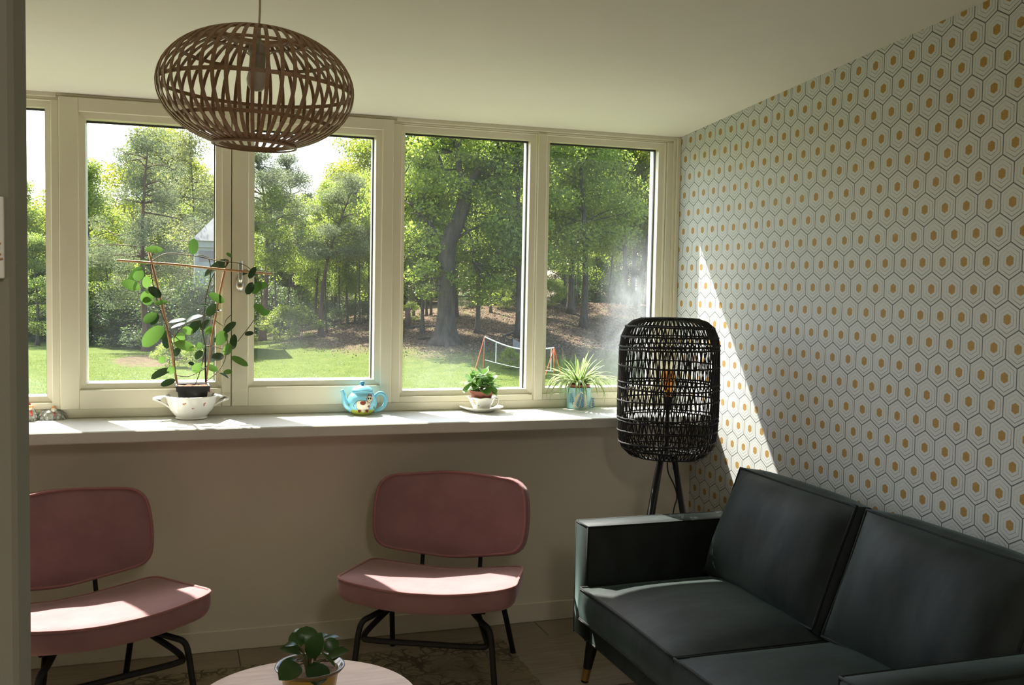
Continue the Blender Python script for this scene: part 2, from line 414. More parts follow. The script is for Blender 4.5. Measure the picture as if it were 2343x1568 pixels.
# ------------------------------------------------------------------ mesh helpers
class MB:
    def __init__(s): s.v, s.f, s.mi = [], [], []
    def add(s, verts, faces, mi=0):
        b = len(s.v); s.v += [tuple(float(c) for c in v) for v in verts]
        for f in faces: s.f.append(tuple(b + i for i in f)); s.mi.append(mi)
        return s
    def box(s, x0, x1, y0, y1, z0, z1, mi=0, bev=0.0):
        if bev <= 0:
            vs = [(x, y, z) for x in (x0, x1) for y in (y0, y1) for z in (z0, z1)]
            fs = [(0, 1, 3, 2), (4, 6, 7, 5), (0, 4, 5, 1), (2, 3, 7, 6), (0, 2, 6, 4), (1, 5, 7, 3)]
            return s.add(vs, fs, mi)
        b = min(bev, (x1 - x0) / 2.01, (y1 - y0) / 2.01, (z1 - z0) / 2.01)
        vs = []
        idx = {}
        X, Y, Z = (x0, x1), (y0, y1), (z0, z1)
        for i in (0, 1):
            for j in (0, 1):
                for k in (0, 1):
                    sx, sy, sz = (b if i == 0 else -b), (b if j == 0 else -b), (b if k == 0 else -b)
                    for ax in range(3):
                        idx[(i, j, k, ax)] = len(vs)
                        vs.append((X[i] + (0 if ax == 0 else sx), Y[j] + (0 if ax == 1 else sy), Z[k] + (0 if ax == 2 else sz)))
        fs = []
        for ax in range(3):
            for sd_ in (0, 1):
                q = []
                for (p, r) in ((0, 0), (1, 0), (1, 1), (0, 1)):
                    c = [0, 0, 0]; c[ax] = sd_; c[(ax + 1) % 3] = p; c[(ax + 2) % 3] = r
                    q.append(idx[(*c, ax)])
                fs.append(tuple(q if sd_ else q[::-1]))
        for ax in range(3):
            o1, o2 = (ax + 1) % 3, (ax + 2) % 3
            for p in (0, 1):
                for r in (0, 1):
                    c0 = [0, 0, 0]; c0[o1] = p; c0[o2] = r
                    c1 = list(c0); c1[ax] = 1
                    q = [idx[(*c0, o1)], idx[(*c1, o1)], idx[(*c1, o2)], idx[(*c0, o2)]]
                    fs.append(tuple(q if (p ^ r) else q[::-1]))
        for i in (0, 1):
            for j in (0, 1):
                for k in (0, 1):
                    q = [idx[(i, j, k, a)] for a in range(3)]
                    fs.append(tuple(q if (i + j + k) % 2 else q[::-1]))
        return s.add(vs, fs, mi)
    def tube(s, path, r, n=8, mi=0, caps=True, flat=1.0, closed=False, up=None):
        P = [Vector(p) for p in path]
        m = len(P)
        R = list(r) if hasattr(r, '__len__') else [r] * m
        vs = []
        nrm = None
        for i in range(m):
            if closed: t = (P[(i + 1) % m] - P[i - 1])
            else: t = (P[min(i + 1, m - 1)] - P[max(i - 1, 0)])
            t = t.normalized() if t.length > 1e-9 else Vector((0, 0, 1))
            if up is not None:
                nrm = Vector(up(P[i])) if callable(up) else Vector(up)
            elif nrm is None:
                nrm = Vector((0, 0, 1)) if abs(t.z) < 0.9 else Vector((1, 0, 0))
            nrm = (nrm - t * nrm.dot(t))
            nrm = nrm.normalized() if nrm.length > 1e-6 else t.orthogonal().normalized()
            bn = t.cross(nrm)
            for k in range(n):
                a = 2 * PI * k / n
                vs.append(P[i] + nrm * (math.cos(a) * R[i] * flat) + bn * (math.sin(a) * R[i]))
        fs = []
        last = m if closed else m - 1
        for i in range(last):
            for k in range(n):
                a, b = i * n + k, i * n + (k + 1) % n
                c, d = ((i + 1) % m) * n + (k + 1) % n, ((i + 1) % m) * n + k
                fs.append((a, b, c, d))
        if caps and not closed:
            fs.append(tuple(range(n))[::-1]); fs.append(tuple((m - 1) * n + k for k in range(n)))
        return s.add(vs, fs, mi)
    def strip(s, path, w, th, normal):
        """flat strip: rectangular section, w across, th along normal(p)"""
        P = [Vector(p) for p in path]; m = len(P); vs = []
        for i in range(m):
            t = (P[min(i + 1, m - 1)] - P[max(i - 1, 0)]).normalized()
            nn = Vector(normal(P[i])); nn = (nn - t * nn.dot(t)).normalized()
            b = t.cross(nn)
            for (a, c) in ((-1, -1), (1, -1), (1, 1), (-1, 1)):
                vs.append(P[i] + b * (a * w / 2) + nn * (c * th / 2))
        fs = [(0, 1, 2, 3)[::-1], tuple((m - 1) * 4 + k for k in range(4))]
        for i in range(m - 1):
            for k in range(4):
                fs.append((i * 4 + k, i * 4 + (k + 1) % 4, (i + 1) * 4 + (k + 1) % 4, (i + 1) * 4 + k))
        return s.add(vs, fs)
    def lathe(s, prof, n=32, c=(0, 0, 0), mi=0, mif=None, sx=1, sy=1):
        vs = []
        for (r, z) in prof:
            for k in range(n):
                a = 2 * PI * k / n
                vs.append((c[0] + r * math.cos(a) * sx, c[1] + r * math.sin(a) * sy, c[2] + z))
        b = len(s.v); s.v += [tuple(map(float, v)) for v in vs]
        for i in range(len(prof) - 1):
            for k in range(n):
                s.f.append((b + i * n + k, b + i * n + (k + 1) % n, b + (i + 1) * n + (k + 1) % n, b + (i + 1) * n + k))
                s.mi.append(mif(i) if mif else mi)
        for i, rev in ((0, True), (len(prof) - 1, False)):
            if prof[i][0] > 1e-6:
                q = tuple(b + i * n + k for k in range(n)); s.f.append(q[::-1] if rev else q); s.mi.append(mif(min(i, len(prof) - 2)) if mif else mi)
        return s
    def build(s, name, mat, parent=None, smooth=False, org=(0, 0, 0), autosmooth=None):
        me = bpy.data.meshes.new(name)
        if any(org): vs = [(v[0] - org[0], v[1] - org[1], v[2] - org[2]) for v in s.v]
        else: vs = s.v
        me.from_pydata(vs, [], s.f)
        ms = mat if isinstance(mat, (list, tuple)) else [mat]
        for m in ms: me.materials.append(m)
        if len(ms) > 1: me.polygons.foreach_set('material_index', s.mi)
        if smooth: me.polygons.foreach_set('use_smooth', [True] * len(me.polygons))
        me.update()
        o = bpy.data.objects.new(name, me); C.objects.link(o)
        if parent: o.parent = parent
        if autosmooth is not None: me.set_sharp_from_angle(angle=math.radians(autosmooth))
        return o

def thing(name, label, cat, loc=(0, 0, 0), rotz=0.0, group=None):
    o = bpy.data.objects.new(name, None); C.objects.link(o)
    o.empty_display_size = 0.05
    o.location = loc; o.rotation_euler = (0, 0, rotz)
    o['label'] = label; o['category'] = cat
    if group: o['group'] = group
    return o
def tag(o, label, cat, group=None, kind=None):
    o['label'] = label; o['category'] = cat
    if group: o['group'] = group
    if kind: o['kind'] = kind
    return o
def struct(o, label, cat):
    o['kind'] = 'structure'; o['label'] = label; o['category'] = cat
    return o
def loopcorner(pts, r, seg=5):
    """round the corners of a closed 2-D polygon"""
    out = []; n = len(pts)
    for i in range(n):
        p0, p1, p2 = (np.array(pts[(i + k) % n], float) for k in (-1, 0, 1))
        d0 = (p0 - p1); d2 = (p2 - p1); l0, l2 = np.linalg.norm(d0), np.linalg.norm(d2)
        rr = min(r, l0 / 2.1, l2 / 2.1)
        a, b = p1 + d0 / l0 * rr, p1 + d2 / l2 * rr
        for k in range(seg + 1):
            t = k / seg
            out.append(tuple((1 - t) ** 2 * a + 2 * t * (1 - t) * p1 + t * t * b))
    return out
def smoothpath(pts, sub=6, closed=False):
    P = [np.array(p, float) for p in pts]; n = len(P); out = []
    rng_ = range(n) if closed else range(n - 1)
    for i in rng_:
        p0 = P[i - 1] if (i > 0 or closed) else P[0]
        p1, p2 = P[i], P[(i + 1) % n]
        p3 = P[(i + 2) % n] if (i + 2 < n or closed) else P[-1]
        for k in range(sub):
            t = k / sub
            out.append(tuple(0.5 * ((2 * p1) + (-p0 + p2) * t + (2 * p0 - 5 * p1 + 4 * p2 - p3) * t * t + (-p0 + 3 * p1 - 3 * p2 + p3) * t ** 3)))
    if not closed: out.append(tuple(P[-1]))
    return out

# ================================================================== ROOM
XR, YL, YF = 2.302, 4.167, 4.35          # right wall, wall under the sill, face of the window frame
SILL, ZT = 0.933, 2.2146                 # sill top, window head
def ceil_z(y): return 2.219 - 0.0817 * (y - 4.296)

# floor: a base slab and separate laminate planks along the window wall
mb = MB(); mb.box(-2.4, XR + 0.1, -3.1, YL + 0.1, -0.12, -0.012)
floor = struct(mb.build('floor', plankm), 'pale greyish oak laminate floor of narrow planks', 'floor')
pl_mesh = {}
y = YL - 0.001
row = 0
while y > 0.6:
    x = -2.3 - [0.0, 0.45, 0.8, 0.22, 0.62][row % 5]
    while x < XR:
        a, b = max(x, -2.3), min(x + 1.28, XR)
        if b - a > 0.05:
            k = round(b - a, 3)
            if k not in pl_mesh:
                q = MB(); q.box(0, k - 0.002, -0.191, -0.001, -0.012, 0.0, bev=0.0015)
                o = q.build('plank', plankm, floor); pl_mesh[k] = o.data
            else:
                o = bpy.data.objects.new('plank', pl_mesh[k]); C.objects.link(o); o.parent = floor
            o.location = (a, y, 0)
        x += 1.28
    y -= 0.192
    row += 1
mb = MB(); mb.box(-2.3, XR, -3.0, y, -0.012, 0.0)
mb.build('plank_field', plankm, floor)

mb = MB()
yb = -3.1
mb.add([(-2.4, yb, ceil_z(yb)), (XR + 0.12, yb, ceil_z(yb)), (XR + 0.12, 4.47, ceil_z(4.47)), (-2.4, 4.47, ceil_z(4.47)),
        (-2.4, yb, ceil_z(yb) + 0.12), (XR + 0.12, yb, ceil_z(yb) + 0.12), (XR + 0.12, 4.47, ceil_z(4.47) + 0.12), (-2.4, 4.47, ceil_z(4.47) + 0.12)],
       [(0, 1, 2, 3), (7, 6, 5, 4), (0, 4, 5, 1), (1, 5, 6, 2), (2, 6, 7, 3), (3, 7, 4, 0)])
struct(mb.build('ceiling', ceilm), 'plain off-white ceiling sloping down towards the windows', 'ceiling')
def wallx(name, x0, x1, y0, y1, m, label):
    q = MB()
    zt = max(ceil_z(y0), ceil_z(y1)) + 0.1
    q.add([(x0, y0, -0.1), (x1, y0, -0.1), (x1, y1, -0.1), (x0, y1, -0.1), (x0, y0, ceil_z(y0) + .05), (x1, y0, ceil_z(y0) + .05), (x1, y1, ceil_z(y1) + .05), (x0, y1, ceil_z(y1) + .05)],
          [(3, 2, 1, 0), (4, 5, 6, 7), (0, 1, 5, 4), (1, 2, 6, 5), (2, 3, 7, 6), (3, 0, 4, 7)])
    return struct(q.build(name, m), label, 'wall')
wallx('wall_right', XR, XR + 0.12, -3.1, 4.47, wallpaper, 'wall with white hexagon wallpaper with gold centres and dark lines')
wallx('wall_left', -2.42, -2.3, -3.1, 4.47, wallm, 'plain painted side wall left of the seats')
wallx('wall_back', -2.4, XR + 0.1, -3.12, -3.0, wallm, 'plain painted wall behind the viewer')
mb = MB(); mb.box(-2.3, XR, YL, 4.47, -0.1, SILL - 0.045)
struct(mb.build('wall_front', wallm), 'plain beige wall under the window sill', 'wall')
mb = MB(); mb.box(-2.3, XR, YL - 0.013, YL, 0.0, 0.086, bev=0.003)
struct(mb.build('baseboard_front', wallm), 'low painted skirting board under the window wall', 'baseboard')
mb = MB(); mb.box(XR - 0.013, XR, -3.0, YL - 0.013, 0.0, 0.086, bev=0.003)
struct(mb.build('baseboard_right', wallm), 'low painted skirting board under the hexagon wallpaper', 'baseboard')
# partition end beside the camera
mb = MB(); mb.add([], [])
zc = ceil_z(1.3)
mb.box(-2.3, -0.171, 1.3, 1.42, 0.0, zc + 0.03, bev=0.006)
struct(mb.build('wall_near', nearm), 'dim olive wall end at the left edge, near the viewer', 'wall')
# sill board
mb = MB(); mb.box(-2.3, XR, 3.972, 4.47, SILL - 0.044, SILL, bev=0.004)
struct(mb.build('trim_1', sillm), 'deep white window sill board carrying plants and ornaments', 'window sill')

# fixed outer frame members
def member(n, x0, x1, y0, z0, z1, label, y1=4.47, parts=()):
    q = MB(); q.box(x0, x1, y0, y1, z0, z1, bev=0.003)
    o = struct(q.build(n, cream), label, 'trim')
    for p in parts:
        q = MB(); q.box(*p, bev=0.002); q.build('cover_strip', cream, o)
    return o
member('trim_2', -2.3, XR, 4.362, SILL, 0.972, 'cream bottom rail of the window frame on the sill')
member('trim_3', -2.3, XR, 4.356, 2.188, ZT + 0.004, 'cream head rail of the window frame under the ceiling',
       parts=[(0.93, XR, 4.345, 4.356, 2.197, ZT + 0.003), (-2.3, -0.42, 4.345, 4.356, 2.197, ZT + 0.003), (-2.3, XR, 4.35, 4.356, 2.206, ZT + 0.004)])
member('trim_4', -0.442, -0.412, 4.352, 0.972, 2.188, 'cream post between the narrow left pane and the casement')
member('trim_5', 0.917, 0.957, 4.352, 0.972, 2.188, 'cream post between the right casement and the middle pane')
member('trim_6', 1.585, 1.628, 4.348, 0.972, 2.188, 'cream post between the two right fixed panes')
member('trim_7', 2.238, XR, 4.352, 0.972, 2.188, 'cream end post against the hexagon wallpaper',
       parts=[(2.282, XR, 4.335, 4.352, 0.972, 2.21), (2.268, 2.282, 4.345, 4.352, 0.972, 2.2)])
member('trim_8', 0.234, 0.246, 4.392, 0.972, 2.188, 'dark rebate behind the joint of the two casements', y1=4.46)

def window(n, x0, x1, z0, z1, gx0, gx1, gz0, gz1, face, label, smears):
    r = bpy.data.objects.new('window_%d' % n, None); C.objects.link(r); struct(r, label, 'window')
    r.empty_display_size = 0.1
    r.location = ((x0 + x1) / 2, 4.42, z0)
    og = tuple(r.location)
    bw = 0.024
    bx0, bx1, bz0, bz1 = gx0 - bw, gx1 + bw, gz0 - bw, gz1 + bw
    for (a, b) in ((x0, bx0), (bx1, x1)):
        if b - a > 0.002:
            q = MB(); q.box(a, b, face, 4.465, z0, z1, bev=0.003); q.build('stile', cream, r, org=og)
    for (a, b) in ((z0, bz0), (bz1, z1)):
        if b - a > 0.002:
            q = MB(); q.box(bx0, bx1, face, 4.465, a, b, bev=0.002); q.build('rail', cream, r, org=og)
    # sloping glazing beads, mitred, with the deep outer rebate behind the glass
    by = face + 0.012
    O = [(bx0, bz0), (bx1, bz0), (bx1, bz1), (bx0, bz1)]; I = [(gx0, gz0), (gx1, gz0), (gx1, gz1), (gx0, gz1)]
    for k in range(4):
        a, b, c, d = O[k], O[(k + 1) % 4], I[(k + 1) % 4], I[k]
        q = MB()
        q.add([(a[0], by, a[1]), (b[0], by, b[1]), (c[0], by + 0.008, c[1]), (d[0], by + 0.008, d[1]), (d[0], 4.414, d[1]), (c[0], 4.414, c[1]), (a[0], 4.414, a[1]), (b[0], 4.414, b[1])],
              [(0, 1, 2, 3), (3, 2, 5, 4), (1, 0, 6, 7), (4, 5, 7, 6)])
        q.build('glazing_bead', cream, r, org=og)
        q = MB()
        q.add([(a[0], 4.426, a[1]), (b[0], 4.426, b[1]), (c[0], 4.426, c[1]), (d[0], 4.426, d[1]), (d[0], 4.468, d[1]), (c[0], 4.468, c[1]), (a[0], 4.468, a[1]), (b[0], 4.468, b[1])],
              [(3, 2, 1, 0), (4, 5, 2, 3), (6, 7, 5, 4)])
        q.build('outer_rebate', outwhite, r, org=og)
    q = MB()
    t = 0.0045
    for (a, b, c, d) in ((gx1 - t, gx1 + .004, gz0, gz1), (gx0, gx1, gz1 - t - 0.003, gz1 + .004)):
        q.box(a, b, 4.4135, 4.4265, c, d)
    q.build('gasket', gasketm, r, org=og)
    q = MB(); q.box(gx0 - 0.01, gx1 + 0.01, 4.418, 4.422, gz0 - 0.01, gz1 + 0.01)
    sm = [(sx - og[0], sz - og[2], a, b, c) for (sx, sz, a, b, c) in smears]
    q.build('pane', glass_mat('pane_glass_%d' % n, sm), r, org=og)
    return r
window(1, -2.0, -0.442, 0.972, 2.188, -1.96, -0.464, 1.022, 2.158, 4.356, 'narrow fixed window at the far left behind the wall end', [(-0.55, 1.06, 0.2, 0.06, 0.10)])
window(2, -0.412, 0.2395, 0.972, 2.200, -0.316, 0.178, 1.073, 2.123, 4.338, 'left casement window behind the climbing plant', [(0.05, 1.15, 0.4, 0.35, 0.04), (0.15, 1.6, 0.2, 0.3, 0.06)])
w3 = window(3, 0.2425, 0.917, 0.972, 2.200, 0.334, 0.843, 1.075, 2.130, 4.338, 'right casement window with steel handle, behind the teapot', [(0.5, 1.25, 0.3, 0.3, 0.04)])
window(4, 0.957, 1.585, 0.972, 2.188, 0.975, 1.556, 1.021, 2.158, 4.358, 'fixed window in front of the big oak', [(1.15, 1.1, 0.3, 0.17, 0.12)])
window(5, 1.628, 2.238, 0.972, 2.188, 1.651, 2.205, 1.023, 2.158, 4.358, 'rightmost fixed window next to the wallpaper', [(2.12, 1.42, 0.22, 0.40, 0.34), (2.05, 1.15, 0.28, 0.25, 0.22)])
# handle on the right casement
hp = at(549, 650, 4.33)
og = tuple(w3.location)
mb = MB(); mb.lathe([(0.0, 0), (0.016, 0.0), (0.016, 0.006), (0.0, 0.007)], 20)
vs = [(hp[0] + v[0], 4.338 - v[2], hp[2] + v[1] * 1.9) for v in mb.v]; mb.v = vs
hd = mb.build('handle', steelm, w3, True, org=og)
mb = MB(); mb.tube(smoothpath([(hp[0], 4.333, hp[2] + .006), (hp[0], 4.305, hp[2] + .01), (hp[0], 4.295, hp[2] + .03), (hp[0], 4.298, hp[2] + .095)], 4), 0.0085, 8, flat=0.7)
mb.build('lever', steelm, hd, True, org=og)
mb = MB(); mb.tube([(hp[0], 4.333, hp[2] - .012), (hp[0], 4.327, hp[2] - .012)], 0.005, 10)
mb.build('lock_barrel', brassm, hd, True, org=og)

# card on the near wall
mb = MB(); mb.box(-0.30, -0.181, 1.292, 1.2995, 1.496, 1.590, bev=0.001)
card = mb.build('wall_card', cardm, org=(-0.24, 1.296, 1.496)); card.location = (-0.24, 1.296, 1.496)
tag(card, 'white card with a brown twig drawing on the near wall', 'card')
mb = MB()
for (x0, z0, x1, z1) in ((-.2, .044, -.184, .040), (-.2, .038, -.185, .0345), (-.2, .026, -.184, .028), (-.2, .018, -.182, .023), (-.2, .05, -.19, .045)):
    mb.tube([(x0, 1.2915, 1.496 + z0), (x1, 1.2915, 1.496 + z1)], 0.0013, 4)
mb.build('twig_print', canem, card, org=(-0.24, 1.296, 1.496))

# ================================================================== SOFA
def cushion(w, d, h, bt, bs, n=14, seed=0, wr=0.004):
    """box cushion centred in x, y with seams at z=0 and z=h; returns (faces mesh, seam loops)"""
    r = np.random.default_rng(seed)
    ph = r.uniform(0, 6.28, 6)
    def wob(x, y): return wr * (math.sin(9 * x + ph[0] + 3 * y) * math.sin(7 * y + ph[1]) + 0.6 * math.sin(17 * y + 5 * x + ph[2]))
    def edge(sx, sy):
        x = sx * w / 2; y_ = sy * d / 2
        x *= 1 - 0.018 * (1 - sy * sy); y_ *= 1 - 0.018 * (1 - sx * sx)
        return x, y_
    m = MB()
    for top in (1, 0):
        vs = []
        for i in range(n + 1):
            for j in range(n + 1):
                sx, sy = -1 + 2 * i / n, -1 + 2 * j / n
                x, y_ = edge(sx, sy)
                k = ((1 - abs(sx) ** 2.6) * (1 - abs(sy) ** 2.6)) ** 0.6
                z = (h + bt * k + wob(x, y_) * k) if top else -bt * 0.3 * k
                vs.append((x, y_, z))
        fs = []
        for i in range(n):
            for j in range(n):
                a = i * (n + 1) + j
                q = (a, a + n + 1, a + n + 2, a + 1)
                fs.append(q if top else q[::-1])
        m.add(vs, fs)
    per = [(-1 + 2 * i / n, -1) for i in range(n)] + [(1, -1 + 2 * i / n) for i in range(n)] + [(1 - 2 * i / n, 1) for i in range(n)] + [(-1, 1 - 2 * i / n) for i in range(n)]
    L = len(per); K = 5; vs = []
    for k in range(K + 1):
        t = k / K
        for (sx, sy) in per:
            x, y_ = edge(sx, sy)
            bul = bs * math.sin(PI * t) * (1 - 0.6 * abs(sx * sy) ** 3)
            nx = sx if abs(sx) >= abs(sy) else 0; ny = sy if abs(sy) >= abs(sx) else 0
            vs.append((x + nx * bul, y_ + ny * bul, h * t + (0 if k in (0, K) else wob(x * 2, y_ * 2) * 0.4)))
    fs = []
    for k in range(K):
        for i in range(L):
            fs.append((k * L + i, k * L + (i + 1) % L, (k + 1) * L + (i + 1) % L, (k + 1) * L + i))
    m.add(vs, fs)
    seams = [[(*edge(sx, sy), z) for (sx, sy) in per] for z in (0, h)]
    return m, seams
def xform(m, mat):
    m.v = [tuple(mat @ Vector(v)) for v in m.v]

SX0, SY = 1.455, 2.65
sofa = thing('sofa', 'dark green-grey velvet two-seat sofa against the hexagon wallpaper', 'sofa', (1.87, SY, 0))
so = (1.87, SY, 0)
def arm(y0, y1):
    q = MB(); q.box(SX0, 2.275, y0, y1, 0.18, 0.615, bev=0.012)
    a = q.build('armrest', sofam, sofa, org=so, smooth=True, autosmooth=50)
    q = MB()
    for yy in (y0 + .005, y1 - .005):
        q.tube([(SX0 + .004, yy, 0.186), (SX0 + .004, yy, 0.612)], 0.0042, 6)
        q.tube([(SX0 + .004, yy, 0.612), (2.27, yy, 0.612)], 0.0042, 6)
    q.tube([(SX0 + .004, y0 + .005, 0.612), (SX0 + .004, y1 - .005, 0.612)], 0.0042, 6)
    q.build('piping', sofapipe, a, True, org=so)
    return a
arm(3.385, 3.505)
arm(1.795, 1.915)
q = MB(); q.box(1.47, 2.27, 1.915, 3.385, 0.18, 0.272, bev=0.01); fr_ = q.build('seat_frame', sofam, sofa, org=so)
q = MB(); q.tube([(1.468, 1.92, 0.27), (1.468, 3.38, 0.27)], 0.005, 6); q.tube([(1.471, 1.92, 0.184), (1.471, 3.38, 0.184)], 0.004, 6); q.build('piping', sofapipe, fr_, org=so)
q = MB(); q.box(2.13, 2.285, 1.915, 3.385, 0.2, 0.72, bev=0.02); q.build('backrest', sofam, sofa, org=so)
for k, yc in enumerate((3.017, 2.283)):
    m, seams = cushion(0.70, 0.728, 0.115, 0.045, 0.014, seed=k + 2)
    mat = Matrix.Translation((1.43 + 0.35, yc, 0.275))
    xform(m, mat)
    c_ = m.build('seat_cushion', sofam, sofa, True, org=so, autosmooth=55)
    q = MB()
    for lp in seams: q.tube([mat @ Vector(p) for p in lp], 0.0055, 6, closed=True)
    q.build('piping', sofapipe, c_, True, org=so)
for k, (yc, tw) in enumerate(((3.035, 0.0), (2.285, 0.0))):
    # stands on the seat and leans on the back
    m, seams = cushion(0.42, 0.70, 0.10, 0.080, 0.030, seed=k + 9, wr=0.011, n=20)
    # local x up the cushion, y along the sofa, z towards the sitter
    ux = Vector((0.155, 0, 0.40)).normalized(); uy = Vector((0, -1, 0)); uz = ux.cross(uy)
    if uz.x > 0: uz = -uz; uy = -uy
    R_ = Matrix((ux, uy, uz)).transposed().to_4x4()
    base = Vector((2.105, yc, 0.578))
    mat = Matrix.Translation(base) @ R_ @ Matrix.Translation((0, 0, -0.005))
    xform(m, mat)
    c_ = m.build('back_cushion', sofam, sofa, True, org=so, autosmooth=55)
    q = MB()
    for lp in seams: q.tube([mat @ Vector(p) for p in lp], 0.0055, 6, closed=True)
    q.build('piping', sofapipe, c_, True, org=so)
for (lx, ly, dx, dy) in ((1.515, 3.44, -0.025, 0.02), (1.515, 1.86, -0.025, -0.02), (2.22, 3.44, 0.02, 0.02), (2.22, 1.86, 0.02, -0.02)):
    top = Vector((lx, ly, 0.185)); bot = Vector((lx + dx, ly + dy, 0.0))
    mid = bot.lerp(top, 0.055 / 0.185 + 0.0)
    q = MB(); q.tube([mid, top], [0.0165, 0.027], 16); lg = q.build('leg', blackm, sofa, True, org=so, autosmooth=40)
    lo2 = bot.lerp(top, 0.04)
    q = MB(); q.tube([lo2, mid], [0.0145, 0.0168], 16); q.build('leg_tip', brassm, lg, True, org=so, autosmooth=40)
    q = MB(); q.tube([bot, lo2], [0.0135, 0.0145], 12); q.build('leg_glide', blackm, lg, True, org=so, autosmooth=40)

# ================================================================== PINK CHAIRS
def slab(outline, rings, surf):
    m = MB(); N = len(outline); cx = sum(p[0] for p in outline) / N; cy_ = sum(p[1] for p in outline) / N
    vs = []
    for (s, w) in rings:
        for (u, v) in outline:
            uu, vv = cx + (u - cx) * s, cy_ + (v - cy_) * s
            vs.append(surf(uu, vv, w))
    fs = []
    for k in range(len(rings) - 1):
        for i in range(N):
            fs.append((k * N + i, k * N + (i + 1) % N, (k + 1) * N + (i + 1) % N, (k + 1) * N + i))
    fs.append(tuple(range(N))[::-1]); fs.append(tuple((len(rings) - 1) * N + i for i in range(N)))
    m.add(vs, fs)
    return m
def chair(label, loc, rotz):
    t = thing('lounge_chair', label, 'chair', loc, rotz, 'pink velvet lounge chairs')
    # local: x to the sitter's left in the picture's right, y = backwards (-y is the front)
    so_ = loopcorner([(-0.325, -0.245), (-0.11, -0.262), (0.11, -0.262), (0.325, -0.245), (0.305, 0.225), (0.0, 0.245), (-0.305, 0.225)], 0.07, 5)
    th = 0.076
    def ssurf(u, v, w):
        return (u, v, 0.352 - 0.055 * (v + 0.02) / 0.24 * 0.5 + 0.036 * (u / 0.32) ** 2 + 0.010 * max(0, v / 0.24) + w * th / 2)
    rings = [(0.02, -1), (0.5, -1), (0.88, -1), (0.95, -0.92), (0.985, -0.6), (1.0, -0.1), (0.998, 0.6), (0.99, 0.95), (0.975, 1.0), (0.93, 1.12), (0.8, 1.25), (0.5, 1.36), (0.02, 1.4)]
    seat = slab(so_, rings, ssurf).build('seat', pinkm, t, True, autosmooth=60)
    q = MB(); q.tube([ssurf(u * 0.99, v * 0.99, 0.98) for (u, v) in so_], 0.0055, 6, closed=True); q.build('piping', pinkpipe, seat, True)
    bo = loopcorner([(-0.30, -0.135), (0.0, -0.182), (0.30, -0.135), (0.318, 0.0), (0.302, 0.150), (0.0, 0.172), (-0.302, 0.150), (-0.318, 0.0)], 0.085, 5)
    lean = math.radians(13)
    def bsurf(u, h, w):
        y_ = 0.315 + h * math.sin(lean) - 0.055 * (u / 0.31) ** 2 - w * 0.026
        return (u, y_, 0.575 + h * math.cos(lean) + w * 0.026 * math.sin(lean))
    ringb = [(0.02, -1.15), (0.6, -1.1), (0.93, -1.0), (0.985, -0.75), (1.0, -0.2), (1.0, 0.5), (0.985, 0.95), (0.965, 1.0), (0.93, 0.98), (0.88, 1.12), (0.6, 1.3), (0.02, 1.4)]
    back = slab(bo, ringb, bsurf).build('backrest', pinkm, t, True, autosmooth=60)
    q = MB(); q.tube([bsurf(u * 0.965, v * 0.965, 1.0) for (u, v) in bo], 0.0055, 6, closed=True)
    q.tube([bsurf(u * 0.99, v * 0.99, -0.9) for (u, v) in bo], 0.005, 6, closed=True); q.build('piping', pinkpipe, back, True)
    r = 0.0108
    for s in (-1, 1):
        q = MB(); q.tube(smoothpath([(s * .268, -.235, 0), (s * .250, -.215, .15), (s * .240, -.205, .245), (s * .228, -.195, .285), (s * .20, -.17, .300), (s * .15, -.09, .312)], 5), r, 10); q.build('leg', blackm, t, True)
        q = MB(); q.tube(smoothpath([(s * .252, .355, 0), (s * .235, .27, .15), (s * .215, .18, .31)], 5), r, 10); q.build('leg', blackm, t, True)
        q = MB(); q.tube(smoothpath([(s * .118, .12, .315), (s * .118, .24, .322), (s * .118, .285, .36), (s * .118, .31, .46), (s * .118, .345, .58)], 5), 0.0085, 8); q.build('back_support', blackm, t, True)
    q = MB(); q.tube(smoothpath([(-.14, .02, .312), (-.205, -.15, .258), (-.222, -.195, .232), (-.19, -.212, .226), (0, -.214, .226), (.19, -.212, .226), (.222, -.195, .232), (.205, -.15, .258), (.14, .02, .312)], 6), r, 10)
    q.build('stretcher', blackm, t, True)
    q = MB(); q.box(-.2, .2, -.1, .2, .306, .318); q.build('seat_plate', blackm, t)
    return t
chair('pink velvet lounge chair in front of the wall between teapot and sofa', (0.943, 3.606, 0), math.radians(-26))
chair('pink velvet lounge chair half hidden by the near wall at left', (-0.245, 3.575, 0), math.radians(24))

# ================================================================== RUG, TABLE AND ITS PLANT
mb = MB()
rpts = loopcorner([(-1.2, 3.93), (1.33, 3.985), (1.30, 1.9), (-1.25, 1.9)], 0.02, 2)
N = len(rpts)
edge = []
for i in range(N):
    a, b = np.array(rpts[i]), np.array(rpts[(i + 1) % N])
    L = int(max(1, np.linalg.norm(b - a) / 0.03))
    for k in range(L): edge.append(tuple(a + (b - a) * k / L + rng.normal(0, 0.003, 2)))
n = len(edge)
mb.add([(x, y, 0.0002) for x, y in edge] + [(x, y, 0.004) for x, y in edge], [tuple(range(n, 2 * n))] + [(i, (i + 1) % n, n + (i + 1) % n, n + i) for i in range(n)])
rug = mb.build('rug', rugm); tag(rug, 'worn beige rug with brown floral pattern under the table', 'rug')

